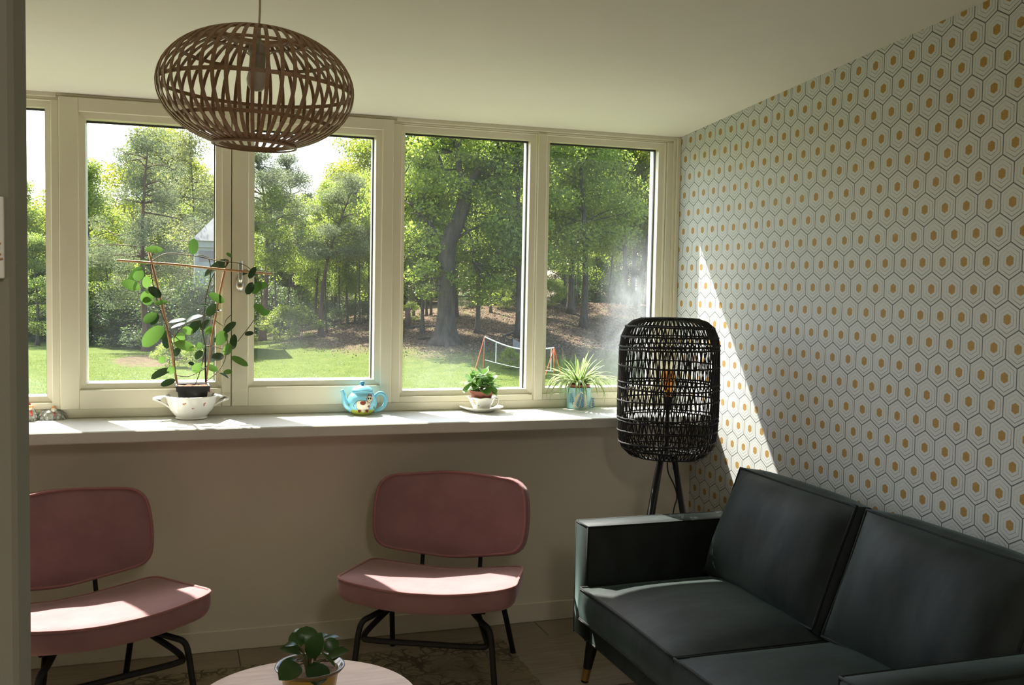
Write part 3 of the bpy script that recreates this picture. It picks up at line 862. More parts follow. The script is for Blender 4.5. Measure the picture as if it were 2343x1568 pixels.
TZ = 0.42
table = thing('coffee_table', 'round pale wooden coffee table at the bottom edge', 'table', (0.332, 2.576, 0.0042))
mb = MB(); mb.lathe([(0, TZ - .028), (0.275, TZ - .028), (0.286, TZ - .022), (0.288, TZ - .012), (0.286, TZ - .003), (0.28, TZ - .0042), (0, TZ - .0042)][:5] + [(0.282, TZ - .0042 + 0.0), (0, TZ - .0042)], 72)
mb.build('tabletop', tablem, table, True, autosmooth=35)
for k in range(3):
    a = 2 * PI * k / 3 + 0.4
    mb = MB(); mb.tube([(0.21 * math.cos(a), 0.21 * math.sin(a), 0.0), (0.13 * math.cos(a), 0.13 * math.sin(a), TZ - .027)], [0.011, 0.017], 12); mb.build('leg', tablem, table, True)

def leaf(m, base, tip, width, up, fold=0.15, droop=0.0, n=6, roundness=0.75, mi=0, peak=0.5):
    b, t, up = Vector(base), Vector(tip), Vector(up)
    ax = t - b; L = ax.length; axn = ax.normalized()
    up = (up - axn * up.dot(axn)).normalized(); sd = axn.cross(up)
    vs = []; fs = []
    for i in range(n + 1):
        s = i / n
        w = width / 2 * max(0.0, math.sin(PI * (s ** (math.log(0.5) / math.log(peak))))) ** roundness
        if i in (0, n): w = width * 0.02
        c = b + ax * s + up * (-droop * L * (s - 0.5) ** 2 * 4 + droop * L)
        vs += [c - sd * w + up * (fold * w), c, c + sd * w + up * (fold * w)]
    for i in range(n):
        a = i * 3
        fs += [(a, a + 1, a + 4, a + 3), (a + 1, a + 2, a + 5, a + 4)]
    m.add(vs, fs, mi)
    return m

PY = 2.60
rc = at(709, 1521, PY)
pz = TZ + 0.0002
ph = rc[2] - pz
ppot = thing('potted_peperomia', 'yellow pot with round dark green leaves on the coffee table', 'potted plant', (rc[0], PY, pz))
mb = MB(); mb.lathe([(0.0, 0), (0.060, 0), (0.064, .004), (0.074, ph * .8), (0.075, ph - .012), (0.0, ph - .012)], 48); pt = mb.build('pot', yellowpot, ppot, True, autosmooth=45)
mb = MB(); mb.lathe([(0.073, ph - .018), (0.083, ph - .012), (0.090, ph - .003), (0.089, ph), (0.082, ph - .002), (0.070, ph - .02)], 48); mb.build('rim', rimpot, pt, True)
mb = MB(); mb.lathe([(0.0, ph - .011), (0.074, ph - .0115)], 32); mb.build('soil', soilm, ppot)
c5 = lambda x, y: (440 + x / 4.184, 1380 + y / 4.184)
pep = [((1090, 400), (1090, 222), 210, .03, (0, -.5, 1)), ((1020, 440), (955, 285), 165, .02, (.3, -1, .3)), ((1120, 530), (1240, 290), 170, -.02, (-.3, -1, .4)),
       ((1250, 340), (1435, 345), 62, .03, (0, -.3, 1)), ((1260, 450), (1400, 370), 150, .01, (0, -1, .6)), ((1280, 540), (1500, 455), 110, -.02, (-.1, -.6, 1)),
       ((1040, 490), (835, 440), 110, -.01, (.2, -.6, 1)), ((1010, 400), (880, 420), 70, -.02, (0, -.3, 1)), ((1010, 560), (1105, 435), 60, -.04, (.8, -.6, .2)),
       ((1030, 590), (830, 740), 215, -.055, (-.3, -.9, .7)), ((1190, 570), (1190, 800), 230, -.06, (.1, -1, .6)), ((1230, 470), (1370, 615), 40, -.035, (.6, -.8, 0)),
       ((1000, 540), (865, 590), 70, -.02, (0, -.4, 1)), ((1150, 400), (1290, 300), 120, .04, (0, -.4, 1)), ((1330, 560), (1450, 420), 80, .03, (0, -.7, .7)),
       ((1080, 380), (1000, 250), 120, .06, (0, -.6, 1))]
for (b, t_, w, dy, up) in pep:
    bp, tp = at(*c5(*b), PY + dy * 0.5), at(*c5(*t_), PY + dy * 1.3)
    m = MB(); leaf(m, bp, tp, w / 4.184 / 890 * 1.02, up, fold=0.22, droop=0.10, n=8, roundness=0.6)
    l_ = m.build('leaf', pepleaf, ppot, True, org=tuple(ppot.location))
    m = MB(); m.tube(smoothpath([(rc[0] + (bp[0] - rc[0]) * .3, PY + dy * .2, pz + ph - .012), ((rc[0] + bp[0]) / 2, PY + dy * .3, (pz + ph + bp[2]) / 2 + .004), tuple(bp)], 4), 0.0024, 6)
    m.build('stalk', vinem, l_, True, org=tuple(ppot.location))

# ================================================================== PENDANT LAMP
PR = 0.233
pc = CAM_C + ray((587, 204)) * 2.6
pend = thing('pendant_lamp', 'round bamboo-strip pendant lamp hanging from the ceiling', 'pendant lamp', tuple(pc))
pend.rotation_euler = (0, math.radians(1.8), 0)
NR = 48
TH = math.radians(69.0)
def prof(th): return PR * math.cos(th) ** 0.92, 0.575 * PR * math.sin(th) / math.sin(TH)
def radial(p): return Vector((p.x, p.y, p.z * 2.2))
ribpath = [prof(-TH + 2 * TH * i / 22) for i in range(23)]
q = MB(); q.strip([(r, 0, z) for r, z in ribpath], 0.0088, 0.0026, radial)
rib0 = q.build('rib', bamboom, pend)
rib0.rotation_euler = (0, 0, 0.03)
for k in range(1, NR):
    o = rib0.copy(); C.objects.link(o); o.parent = pend
    o.rotation_euler = (0, 0, 0.03 + 2 * PI * k / NR + random.uniform(-.012, .012))
def hoop(th, off, w, name='hoop', thk=0.003):
    r, z = prof(th)
    q = MB(); n = 72
    vs = []
    tang = Vector((prof(th + .01)[0] - prof(th - .01)[0], 0, prof(th + .01)[1] - prof(th - .01)[1])).normalized()
    nn = Vector((tang.z, 0, -tang.x))
    sec = [(r + off * nn.x + a * tang.x * w / 2 + b * nn.x * thk / 2, z + off * nn.z + a * tang.z * w / 2 + b * nn.z * thk / 2) for a, b in ((-1, -1), (1, -1), (1, 1), (-1, 1))]
    for i in range(n):
        a = 2 * PI * i / n
        for (rr, zz) in sec: vs.append((rr * math.cos(a), rr * math.sin(a), zz))
    fs = []
    for i in range(n):
        j = (i + 1) % n
        for k in range(4): fs.append((i * 4 + k, i * 4 + (k + 1) % 4, j * 4 + (k + 1) % 4, j * 4 + k))
    q.add(vs, fs)
    return q.build(name, bamboom, pend)
for th in (0.0, math.radians(37), math.radians(-37)): hoop(th, -0.004, 0.009)
hoop(-TH, -0.003, 0.014, 'bottom_ring', 0.009); hoop(-TH + 0.03, 0.005, 0.006, 'bottom_ring', 0.004)
hoop(TH, -0.003, 0.016, 'top_ring', 0.009)
hoop(math.radians(60), -0.004, 0.008)
zt_ = prof(TH)[1]
for k in range(3):
    a = 2 * PI * k / 3 + 0.5
    q = MB(); q.tube([(0.088 * math.cos(a), 0.088 * math.sin(a), zt_ - .004), (0.018 * math.cos(a), 0.018 * math.sin(a), zt_ - .055)], 0.0016, 6); q.build('support_wire', socketm, pend)
q = MB(); q.lathe([(0, zt_ + .0), (0.006, zt_ + .0), (0.008, zt_ - .02), (0.021, zt_ - .03), (0.024, zt_ - .05), (0.019, zt_ - .055), (0.019, zt_ - .11), (0.0, zt_ - .11)][::-1], 24); q.build('bulb_socket', socketm, pend, True, autosmooth=40)
q = MB(); q.lathe([(0, -.006), (.014, -.003), (.023, .008), (.025, .022), (.022, .036), (.015, .05), (.0135, zt_ - .1), (0, zt_ - .1)], 24); q.build('bulb', bulbm, pend, True)
q = MB()
cz = ceil_z(pc[1]) - pc[2]
q.tube(smoothpath([(0, 0, zt_), (0.001, 0, zt_ + .05), (-0.001, 0, zt_ + .12), (-cz * math.tan(math.radians(1.8)) * 0.5, 0, cz - .02)], 4), 0.0026, 6); q.build('cord', cordm, pend, True)
q = MB(); q.lathe([(0.0, cz - .03), (0.04, cz - .03), (0.045, cz - .02), (0.045, cz + .002), (0.0, cz + .002)], 24, c=(-0.008, 0, 0)); q.build('ceiling_rose', socketm, pend, True, autosmooth=40)

# ================================================================== FLOOR LAMP
lc = Vector((1.945, 3.72, 0))
fl = thing('floor_lamp', 'black woven paper-cord floor lamp on tripod legs in the corner', 'floor lamp', tuple(lc))
LR = 0.205
sprof = [(0.075, 1.372), (0.11, 1.374), (0.150, 1.362), (0.180, 1.338), (0.196, 1.305), (0.203, 1.26), (0.205, 1.20), (0.206, 1.12), (0.207, 1.04), (0.206, 0.97), (0.203, 0.91), (0.196, 0.865), (0.180, 0.83), (0.155, 0.812), (0.12, 0.804)]
sprof_s = smoothpath([(r, 0, z) for r, z in sprof], 2)
bands = [1.372, 1.338, 1.298, 1.262, 1.246, 1.182, 1.110, 1.092, 1.040, 0.972, 0.958, 0.915, 0.868, 0.838, 0.812]
def prof_r(z):
    ps = sprof
    for i in range(1, len(ps) - 1):
        (r0, z0), (r1, z1) = ps[i], ps[i + 1]
        if z1 <= z <= z0: return r0 + (r1 - r0) * (z0 - z) / (z0 - z1 + 1e-9)
    return ps[-1][0] if z < 1 else ps[1][0]
shade = MB()
NSTR = 124
zl = [1.3735] + bands[1:] + [0.805]
for k in range(NSTR):
    a0 = 2 * PI * k / NSTR; sp_ = 2 * PI / NSTR
    path = []
    for j, z in enumerate(zl):
        if j == 0:
            if k % 3 == 0: path.append((0.075 * math.cos(a0), 0.075 * math.sin(a0), z))
            path.append((0.117 * math.cos(a0), 0.117 * math.sin(a0), 1.3722)); r, a, z = 0.152, a0, 1.361
        else:
            r = prof_r(z)
            a = a0 + sp_ * (0.34 * (-1) ** ((k + j) % 2) + random.uniform(-.38, .38))
        path.append((r * math.cos(a), r * math.sin(a), z))
    # bow out between the bands where they are far apart
    shade.tube(path, random.uniform(0.0020, 0.0031), 4, caps=False)
sh = shade.build('woven_strands', twine, fl, True); sh['kind'] = 'stuff'
for z in bands:
    q = MB(); n = 64; ph1 = random.uniform(0, 6)
    path = []
    for i in range(n):
        a = 2 * PI * i / n; r = prof_r(z) + 0.0012 + random.uniform(-.0008, .0012)
        path.append((r * math.cos(a), r * math.sin(a), z + 0.004 * math.sin(a + ph1) + random.uniform(-.0012, .0012)))
    q.tube(path, random.uniform(0.0030, 0.0040), 6, closed=True); q.build('twined_band', twine, fl, True)
q = MB(); q.tube([(0.075 * math.cos(2 * PI * i / 40), 0.075 * math.sin(2 * PI * i / 40), 1.371) for i in range(40)], 0.006, 6, closed=True); q.build('top_ring', twine, fl, True)
q = MB(); q.tube([(0.125 * math.cos(2 * PI * i / 40), 0.125 * math.sin(2 * PI * i / 40), 0.806) for i in range(40)], 0.0055, 6, closed=True)
for k in range(3):
    a = 2 * PI * k / 3 + .2
    q.tube([(0.0, 0.0, 0.806), (0.125 * math.cos(a), 0.125 * math.sin(a), 0.806)], 0.004, 6)
q.build('bottom_spider', blackm, fl, True)
q = MB(); q.lathe([(0.0, .79), (0.022, .79), (0.022, .815), (0.009, .825), (0.009, 1.0), (0.0, 1.0)], 16); q.build('pole', blackm, fl, True, autosmooth=40)
q = MB(); q.lathe([(0.0, .995), (0.017, .995), (0.019, 1.0), (0.019, 1.045), (0.024, 1.047), (0.024, 1.052), (0.0, 1.053)], 20); q.build('bulb_socket', blackplastic, fl, True, autosmooth=40)
q = MB(); q.lathe([(0.0, 1.05), (.0125, 1.05), (.0125, 1.068), (.018, 1.082), (.030, 1.108), (.032, 1.130), (.026, 1.152), (.012, 1.165), (0, 1.168)], 24); bl = q.build('bulb', amberm, fl, True)
q = MB()
for k in range(6):
    a = 2 * PI * k / 6
    q.tube([(.004 * math.cos(a), .004 * math.sin(a), 1.07), (.012 * math.cos(a), .012 * math.sin(a), 1.145)], 0.0009, 4)
q.build('filament', orangem, bl)
for a, rr in ((math.radians(197), .215), (math.radians(-12), .185), (math.radians(100), .2)):
    q = MB(); q.tube([(0.032 * math.cos(a), 0.032 * math.sin(a), 0.806), (rr * 0.99 * math.cos(a), rr * 0.99 * math.sin(a), 0.0)], [0.013, 0.0115], 12); q.build('leg', blackm, fl, True)
q = MB(); q.tube(smoothpath([(0.0, -.01, .80), (0.004, -.012, .74), (.035, -.012, .68), (.048, -.012, .63), (.035, -.01, .57), (.03, 0, .4), (.06, .03, .15), (.12, .1, .004), (.25, .15, .004)], 6), 0.0032, 6); q.build('cable', cordblack, fl, True)

# ================================================================== ON THE SILL
SZ = SILL + 0.0003
def ray_lathe(px, c, pr, off=0.0007):
    """front-most point of a lathed body on the line of sight"""
    d = ray(px); lo_, hi_ = c[1] - 0.2, c[1] + 0.1
    zs = np.array([p[1] for p in pr]); rs = np.array([p[0] for p in pr])
    o_ = np.argsort(zs)
    y0 = lo_
    while y0 < hi_:
        p = CAM_C + d * (y0 / d[1])
        r = np.interp(p[2] - c[2], zs[o_], rs[o_])
        dx = p[0] - c[0], p[1] - c[1]
        if math.hypot(*dx) <= r + off: return p
        y0 += 0.0004
    return CAM_C + d * (c[1] / d[1])
def decal(pts, c, pr, mat, name, parent, org, off=0.0007, conv=None, steps=4):
    P = [conv(*p) if conv else p for p in pts]
    # densify the outline
    Q = []
    for i in range(len(P)):
        a, b = np.array(P[i]), np.array(P[(i + 1) % len(P)])
        L = max(1, int(np.linalg.norm(b - a) / 2.0))
        for k in range(L): Q.append(a + (b - a) * k / L)
    cen = sum(Q) / len(Q); n = len(Q); vs = []
    for s in range(steps):
        f = 1 - s / steps
        for p in Q: vs.append(ray_lathe(cen + (p - cen) * f, c, pr, off))
    vs.append(ray_lathe(cen, c, pr, off))
    fs = []
    for s in range(steps - 1):
        for i in range(n): fs.append((s * n + i, s * n + (i + 1) % n, (s + 1) * n + (i + 1) % n, (s + 1) * n + i))
    for i in range(n): fs.append(((steps - 1) * n + i, (steps - 1) * n + (i + 1) % n, steps * n))
    m = MB(); m.add(vs, fs)
    return m.build(name, mat, parent, True, org=org)
def ell(cx, cy, rx, ry, n=14, rot=0):
    return [(cx + rx * math.cos(a) * math.cos(rot) - ry * math.sin(a) * math.sin(rot), cy + rx * math.cos(a) * math.sin(rot) + ry * math.sin(a) * math.cos(rot)) for a in [2 * PI * i / n for i in range(n)]]
def stroke(pts, w):
    pts = [np.array(p, float) for p in pts]; L, R_ = [], []
    for i, p in enumerate(pts):
        t = pts[min(i + 1, len(pts) - 1)] - pts[max(i - 1, 0)]; t = t / (np.linalg.norm(t) + 1e-9); nn = np.array([-t[1], t[0]])
        L.append(tuple(p + nn * w / 2)); R_.append(tuple(p - nn * w / 2))
    return L, R_
def stroke_decal(pts, w, c, pr, mat, name, parent, org, conv, off=0.001):
    L, R_ = stroke(smoothpath([(p[0], p[1], 0) for p in pts], 4) if len(pts) > 2 else [(p[0], p[1], 0) for p in pts], w) if False else stroke([p[:2] for p in (smoothpath([(p[0], p[1], 0) for p in pts], 4) if len(pts) > 2 else pts)], w)
    m = MB(); vs = []
    for a, b in zip(L, R_): vs += [ray_lathe(conv(*a), c, pr, off), ray_lathe(conv(*b), c, pr, off)]
    m.add(vs, [(2 * i, 2 * i + 1, 2 * i + 3, 2 * i + 2) for i in range(len(L) - 1)])
    return m.build(name, mat, parent, org=org)

# --- white bowl with the hoya
bc = atz(438, 958, SILL); bc = (bc[0], bc[1] + 0.005, SZ)
bowl = thing('porcelain_bowl', 'white two-handled porcelain bowl under the climbing plant', 'bowl', bc)
bprof = [(0.0, 0.0), (0.060, 0.0), (0.064, 0.004), (0.060, 0.010), (0.066, 0.016), (0.084, 0.038), (0.094, 0.060), (0.098, 0.068), (0.100, 0.085), (0.106, 0.094), (0.103, 0.096), (0.096, 0.085), (0.090, 0.060), (0.062, 0.022), (0.0, 0.016)]
mb = MB(); mb.lathe(bprof, 56); mb.build('body', porcm, bowl, True, autosmooth=60)
for s in (-1, 1):
    mb = MB(); mb.strip(smoothpath([(s * .088, -.015 if s < 0 else 0, .05), (s * .112, -.02 if s < 0 else .0, .068), (s * .134, -.018 if s < 0 else .01, .080), (s * .118, -.004 if s < 0 else .02, .088), (s * .100, .0, .089)], 5), 0.034, 0.006, lambda p: Vector((0.2, 0, 1)))
    mb.build('handle', porcm, bowl, True, autosmooth=50)
cb = lambda x, y: (340 + x / 11.2, 840 + y / 11.2)
bo_ = [(r, z) for r, z in bprof[:10]]
for (x, y_, w, mt) in ((910, 960, 1, printorange), (885, 955, .7, printmauve), (945, 940, .7, printmauve), (1430, 950, 1, printmauve), (1455, 930, .7, printorange), (1420, 985, .8, printmauve), (1130, 1070, .8, printmauve), (1165, 1062, .5, printorange)):
    decal(ell(x, y_, 26 * w, 26 * w, 7), bc, bo_, mt, 'flower_print', bowl, bc, conv=cb, steps=1)

hy = bc[1]
hpz = SZ + 0.0205
hoya = thing('potted_hoya', 'climbing plant with oval leaves on canes in a square black pot', 'potted plant', (bc[0] + .004, hy, hpz))
ho = tuple(hoya.location)
ptop = at(437, 884, hy - .062)[2]
Hh = ptop - hpz
mb = MB()
def frustum(m, w0, w1, z0, z1, cx, cyy):
    m.add([(cx + sx * w, cyy + sy * w, z) for (w, z) in ((w0, z0), (w1, z1)) for (sx, sy) in ((-1, -1), (1, -1), (1, 1), (-1, 1))],
          [(0, 1, 5, 4), (1, 2, 6, 5), (2, 3, 7, 6), (3, 0, 4, 7), (3, 2, 1, 0)])
frustum(mb, 0.044, 0.058, hpz, ptop - .022, ho[0], hy)
frustum(mb, 0.062, 0.065, ptop - .022, ptop, ho[0], hy)
mb.add([(ho[0] + sx * w, hy + sy * w, z) for (w, z) in ((0.065, ptop), (0.059, ptop - .001), (0.057, ptop - .02)) for (sx, sy) in ((-1, -1), (1, -1), (1, 1), (-1, 1))],
       [(0, 1, 5, 4), (1, 2, 6, 5), (2, 3, 7, 6), (3, 0, 4, 7), (4, 5, 9, 8), (5, 6, 10, 9), (6, 7, 11, 10), (7, 4, 8, 11)])
mb.build('pot', blackplastic, hoya, org=ho)
mb = MB(); n = 12
vs = [(ho[0] - .058 + .116 * i / n, hy - .058 + .116 * j / n, ptop - .006 + random.uniform(-.003, .003)) for i in range(n + 1) for j in range(n + 1)]
mb.add(vs, [(i * (n + 1) + j, (i + 1) * (n + 1) + j, (i + 1) * (n + 1) + j + 1, i * (n + 1) + j + 1) for i in range(n) for j in range(n)])
mb.build('soil', soilm, hoya, org=ho)
def hp_(x, y_, dy=0): return at(x / 3.0157, 500 + y_ / 3.0157, hy + dy)
for pts, r in (([(1222, 1140), (1150, 740), (1090, 480), (1028, 232)], .0048), ([(1420, 1135), (1465, 800), (1520, 500), (1565, 290)], .0042), ([(808, 288), (1210, 318), (1560, 355), (1877, 382)], .0046)):
    m = MB(); m.tube([hp_(*p, -.012 if r == .0046 else 0) for p in pts], r, 8)
    m.build('cane', canem, hoya, True, org=ho)
vines = [[(1215, 1130), (1195, 900), (1140, 720), (1080, 560), (1050, 420), (1040, 300), (1075, 190)],
         [(1040, 300), (1150, 242), (1330, 258), (1500, 292), (1560, 300)], [(1560, 300), (1680, 318), (1770, 400), (1805, 520), (1800, 620), (1740, 720), (1640, 850)],
         [(1480, 370), (1430, 500), (1410, 660), (1400, 780), (1420, 900)], [(1350, 1140), (1385, 1040), (1415, 900), (1415, 860), (1390, 760)],
         [(1220, 1085), (1300, 1090), (1390, 1050), (1430, 1020)], [(1360, 250), (1440, 280), (1450, 420), (1415, 560)],
         [(1160, 770), (1250, 850), (1350, 890), (1450, 880), (1560, 905), (1610, 890)], [(1480, 700), (1540, 740), (1560, 700), (1600, 660)],
         [(1430, 1120), (1500, 1060), (1550, 980), (1570, 870), (1560, 800)], [(1210, 880), (1200, 830), (1240, 770), (1300, 720), (1380, 700)],
         [(1418, 1130), (1416, 1000), (1418, 880)]]
for k, v in enumerate(vines):
    m = MB(); m.tube(smoothpath([hp_(*p, 0.006 * math.sin(i * 2 + k) - .006) for i, p in enumerate(v)], 5), 0.0019 if k != 11 else 0.0032, 5)
    m.build('vine', blackplastic if k == 11 else vinem, hoya, True, org=ho)
hl = [(1000, 215, 1125, 220, 46, .2), (1335, 250, 1338, 138, 58, .0), (890, 428, 978, 335, 52, .3), (928, 425, 985, 358, 56, 0), (968, 485, 838, 440, 62, .2), (1020, 310, 965, 300, 34, .2),
      (1005, 480, 1015, 395, 50, .1), (975, 570, 1060, 510, 70, .2), (1110, 545, 1025, 475, 56, .5), (1060, 590, 1160, 575, 30, .2), (1050, 540, 990, 590, 60, .1), (1085, 660, 988, 715, 60, .2), (1045, 735, 1085, 655, 54, .0),
      (1130, 745, 985, 885, 88, .1), (1152, 900, 1155, 788, 56, .4), (1165, 718, 1280, 695, 40, .8), (1280, 720, 1400, 672, 50, .9), (1310, 795, 1385, 705, 62, .5), (1180, 757, 1278, 722, 36, 1.0),
      (1200, 862, 1345, 905, 64, .3), (1205, 950, 1245, 895, 48, .4), (1215, 860, 1262, 790, 62, .1), (1440, 520, 1546, 578, 56, .2), (1425, 672, 1502, 592, 56, .2), (1540, 795, 1628, 715, 46, .5),
      (1492, 872, 1560, 780, 70, .1), (1605, 905, 1618, 798, 46, .4), (1592, 955, 1712, 1018, 48, .3), (1458, 962, 1546, 955, 60, .4), (1345, 968, 1402, 918, 52, .4), (1042, 1105, 1178, 1042, 50, .4), (1108, 1152, 1212, 1115, 42, .2),
      (1332, 1062, 1385, 1000, 54, .0), (1418, 1020, 1505, 1052, 44, .3), (1540, 1068, 1602, 1055, 34, .2), (1512, 1068, 1578, 1105, 26, .8), (1412, 400, 1555, 282, 60, .6), (1505, 352, 1575, 285, 58, .5),
      (1718, 415, 1765, 335, 40, .5), (1702, 525, 1742, 440, 50, .1), (1742, 520, 1800, 440, 52, .1), (1788, 480, 1845, 450, 44, .2), (1752, 595, 1832, 652, 50, .2), (1800, 662, 1862, 640, 40, .2), (1688, 800, 1752, 792, 32, .3),
      (1600, 268, 1562, 238, 22, .2), (1640, 392, 1722, 362, 34, .2), (1340, 1010, 1300, 995, 26, .2), (1420, 800, 1465, 745, 46, .2), (1350, 890, 1400, 870, 44, .0), (1255, 760, 1330, 790, 50, .1), (1480, 650, 1535, 630, 22, .9),
      (1110, 1000, 1130, 950, 44, .1), (1165, 1075, 1195, 1020, 44, .1), (1385, 770, 1450, 700, 48, .6), (1100, 830, 1160, 780, 30, .2), (1550, 945, 1585, 860, 54, .1), (1440, 600, 1372, 600, 16, .6)]
for (x0, y0, x1, y1, w, tilt) in hl:
    dy = random.uniform(-.03, .03)
    m = MB()
    leaf(m, hp_(x0, y0, dy), hp_(x1, y1, dy + random.uniform(-.015, .015)), w / 3.0157 / 560 * 1.12, (random.uniform(-.3, .3), -1 + tilt * .55, 0.15 + tilt), fold=0.18, droop=random.uniform(0, .09), n=9, roundness=0.44)
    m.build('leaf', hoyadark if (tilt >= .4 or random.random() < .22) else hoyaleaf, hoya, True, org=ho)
# torn label on the pot's side
m = MB(); m.box(ho[0] + .062, ho[0] + .068, hy - .02, hy + .01, ptop - .03, ptop - .004, bev=.002); m.build('plant_label', printbrown, hoya, org=ho)

# --- teapot
tcn = atz(829, 949, SILL); tcn = (tcn[0], tcn[1] + .008, SZ)
tea = thing('teapot', 'sky-blue teapot with a painted brown-and-white cow on the sill', 'teapot', tcn)
tprof = [(0.0, 0.0), (0.034, 0.0), (0.038, 0.003), (0.050, 0.014), (0.060, 0.030), (0.0635, 0.046), (0.0625, 0.060), (0.057, 0.078), (0.048, 0.090), (0.0445, 0.094), (0.0455, 0.100), (0.042, 0.102), (0.0, 0.102)]
tp = smoothpath([(r, 0, z) for r, z in tprof[2:10]], 3); tpr = tprof[:2] + [(p[0], p[2]) for p in tp] + tprof[10:]
mb = MB(); mb.lathe(tpr, 56, mif=lambda i: 1 if tpr[i][1] < 0.0225 else 0); mb.build('body', [bluem, limem], tea, True, autosmooth=60)
mb = MB(); mb.lathe([(0.044, 0.1015), (0.046, 0.104), (0.044, 0.107), (0.036, 0.116), (0.022, 0.123), (0.009, 0.126), (0.0, 0.1265)], 40); lid = mb.build('lid', bluem, tea, True)
mb = MB(); mb.lathe([(0.005, 0.124), (0.007, 0.128), (0.0105, 0.133), (0.010, 0.139), (0.005, 0.142), (0.0, 0.1425)], 24); mb.build('lid_knob', blued, lid, True)
mb = MB(); mb.tube(smoothpath([(-.045, -.006, .028), (-.066, -.007, .040), (-.076, -.008, .062), (-.080, -.008, .085), (-.0875, -.009, .108)], 5), [0.020 - 0.0125 * (i / 20) ** .6 for i in range(21)], 16); mb.build('spout', bluem, tea, True)
mb = MB(); mb.tube(smoothpath([(.056, .0, .075), (.072, .0, .089), (.090, .0, .086), (.102, .0, .068), (.100, .0, .043), (.082, .0, .022), (.050, .0, .012)], 6), 0.0068, 10, flat=1.25); mb.build('handle', bluem, tea, True)
ct = lambda x, y: (760 + x / 13.07, 850 + y / 13.07)
tpo = tpr[:-2]
def td(pts, mt, name='cow_print', off=0.0008, steps=4): decal(pts, tcn, tpo, mt, name, tea, tcn, off, ct, steps)
def ts(pts, w, mt, name='cow_print', off=0.0013): stroke_decal(pts, w, tcn, tpo, mt, name, tea, tcn, ct, off)
body = [(730, 920), (790, 885), (900, 875), (1040, 895), (1110, 930), (1130, 1000), (1100, 1110), (1060, 1145), (900, 1160), (790, 1150), (740, 1100), (718, 1010)]
td([(900 + (x - 920) * 1.045 + 20, 1010 + (y_ - 1010) * 1.06) for x, y_ in body], printblack, off=0.0005)
td(body, printcream, off=0.0010)
td([(870, 890), (1000, 895), (1010, 960), (960, 1010), (900, 1010), (840, 980), (835, 940)], printbrown, off=0.0016)
td(ell(1095, 1050, 38, 36), printbrown, off=0.0016, steps=2)
for (x, y_) in ((815, 1190), (1045, 1185)): td([(x - 40, y_ - 42), (x + 35, y_ - 42), (x + 42, y_ + 30), (x + 10, y_ + 48), (x - 42, y_ + 36)], printbrown, off=0.0016, steps=2)
td([(880, 1160), (965, 1160), (975, 1210), (930, 1235), (880, 1215)], printcream, off=0.0012, steps=2)
td(ell(1118, 830, 84, 108), printblack, off=0.0016); td(ell(1118, 830, 74, 98), printcream, off=0.0021)
td(ell(1108, 932, 62, 54), printblack, off=0.0022); td(ell(1108, 932, 52, 46), printcream, off=0.0027)
for (x, y_) in ((1085, 815), (1150, 812)): td(ell(x, y_, 24, 32), printblack, off=0.0027, steps=2)
td(ell(1100, 935, 16, 14, 8), printbrown, off=0.0032, steps=1); td(ell(1135, 940, 9, 12, 8), printblack, off=0.0032, steps=1)
for x, rr in ((1100, -.15), (1165, .12)): td(ell(x, 725, 26, 48, 10, rr), printbrown, off=0.0019, steps=2)
td(ell(1010, 770, 34, 22, 10, .6), printcream, off=0.0013, steps=2); td(ell(1205, 795, 20, 24, 10), printcream, off=0.0013, steps=2)
ts([(725, 905), (690, 950), (640, 1010), (645, 1050), (660, 1085)], 10, printblack); ts([(720, 910), (830, 870), (960, 880), (1050, 895)], 9, printblack)
for (x, y_) in ((500, 1010), (1255, 1090)):
    td(ell(x, y_, 26, 36, 9, -.3), printgreen, 'bush_print', steps=2); ts([(x, y_ + 30), (x + 8, y_ + 85)], 8, printgreen, 'bush_print')

# --- cup, saucer and rosette plant
cc = atz(1106, 943, SILL); cc = (cc[0], cc[1] + .03, SZ)
sauc = thing('saucer', 'white porcelain saucer under the tea cup', 'saucer', cc)
mb = MB(); mb.lathe([(0, 0), (0.052, 0), (0.056, 0.003), (0.080, 0.012), (0.098, 0.020), (0.097, 0.022), (0.078, 0.0155), (0.05, 0.008), (0.0, 0.0072)], 48); mb.build('body', porcm, sauc, True, autosmooth=60)
mb = MB(); mb.tube([(0.0975 * math.cos(2 * PI * i / 48), 0.0975 * math.sin(2 * PI * i / 48), 0.0213) for i in range(48)], 0.0011, 6, closed=True); mb.build('rim', porcm, sauc, True)
cupc = (cc[0], cc[1], SZ + 0.0076)
cup = thing('tea_cup', 'white porcelain cup with orange flower holding the rosette plant', 'cup', cupc)
cprof = [(0.0, 0), (0.034, 0.0), (0.036, 0.003), (0.040, 0.010), (0.050, 0.030), (0.058, 0.046), (0.066, 0.056), (0.064, 0.0575), (0.055, 0.047), (0.046, 0.030), (0.034, 0.0085), (0.0, 0.006)]
mb = MB(); mb.lathe(cprof, 56, sx=1.0)
vs = []
for v in mb.v:
    r = math.hypot(v[0], v[1]); a = math.atan2(v[1], v[0]); k = 1 + 0.035 * math.cos(8 * a) * max(0, (v[2] - .02) / .04)
    vs.append((v[0] * k, v[1] * k, v[2] + 0.0022 * math.cos(8 * a) * max(0, (v[2] - .03) / .03)))
mb.v = vs; mb.build('body', porcm, cup, True, autosmooth=70)
mb = MB(); mb.strip(smoothpath([(.050, -.022, .045), (.062, -.034, .052), (.066, -.036, .036), (.056, -.026, .020), (.042, -.014, .014)], 5), 0.007, 0.005, lambda p: Vector((1, -1, 0))); mb.build('handle', porcm, cup, True)
cd_ = lambda x, y: (1040 + x / 5.8575, 800 + y / 5.8575)
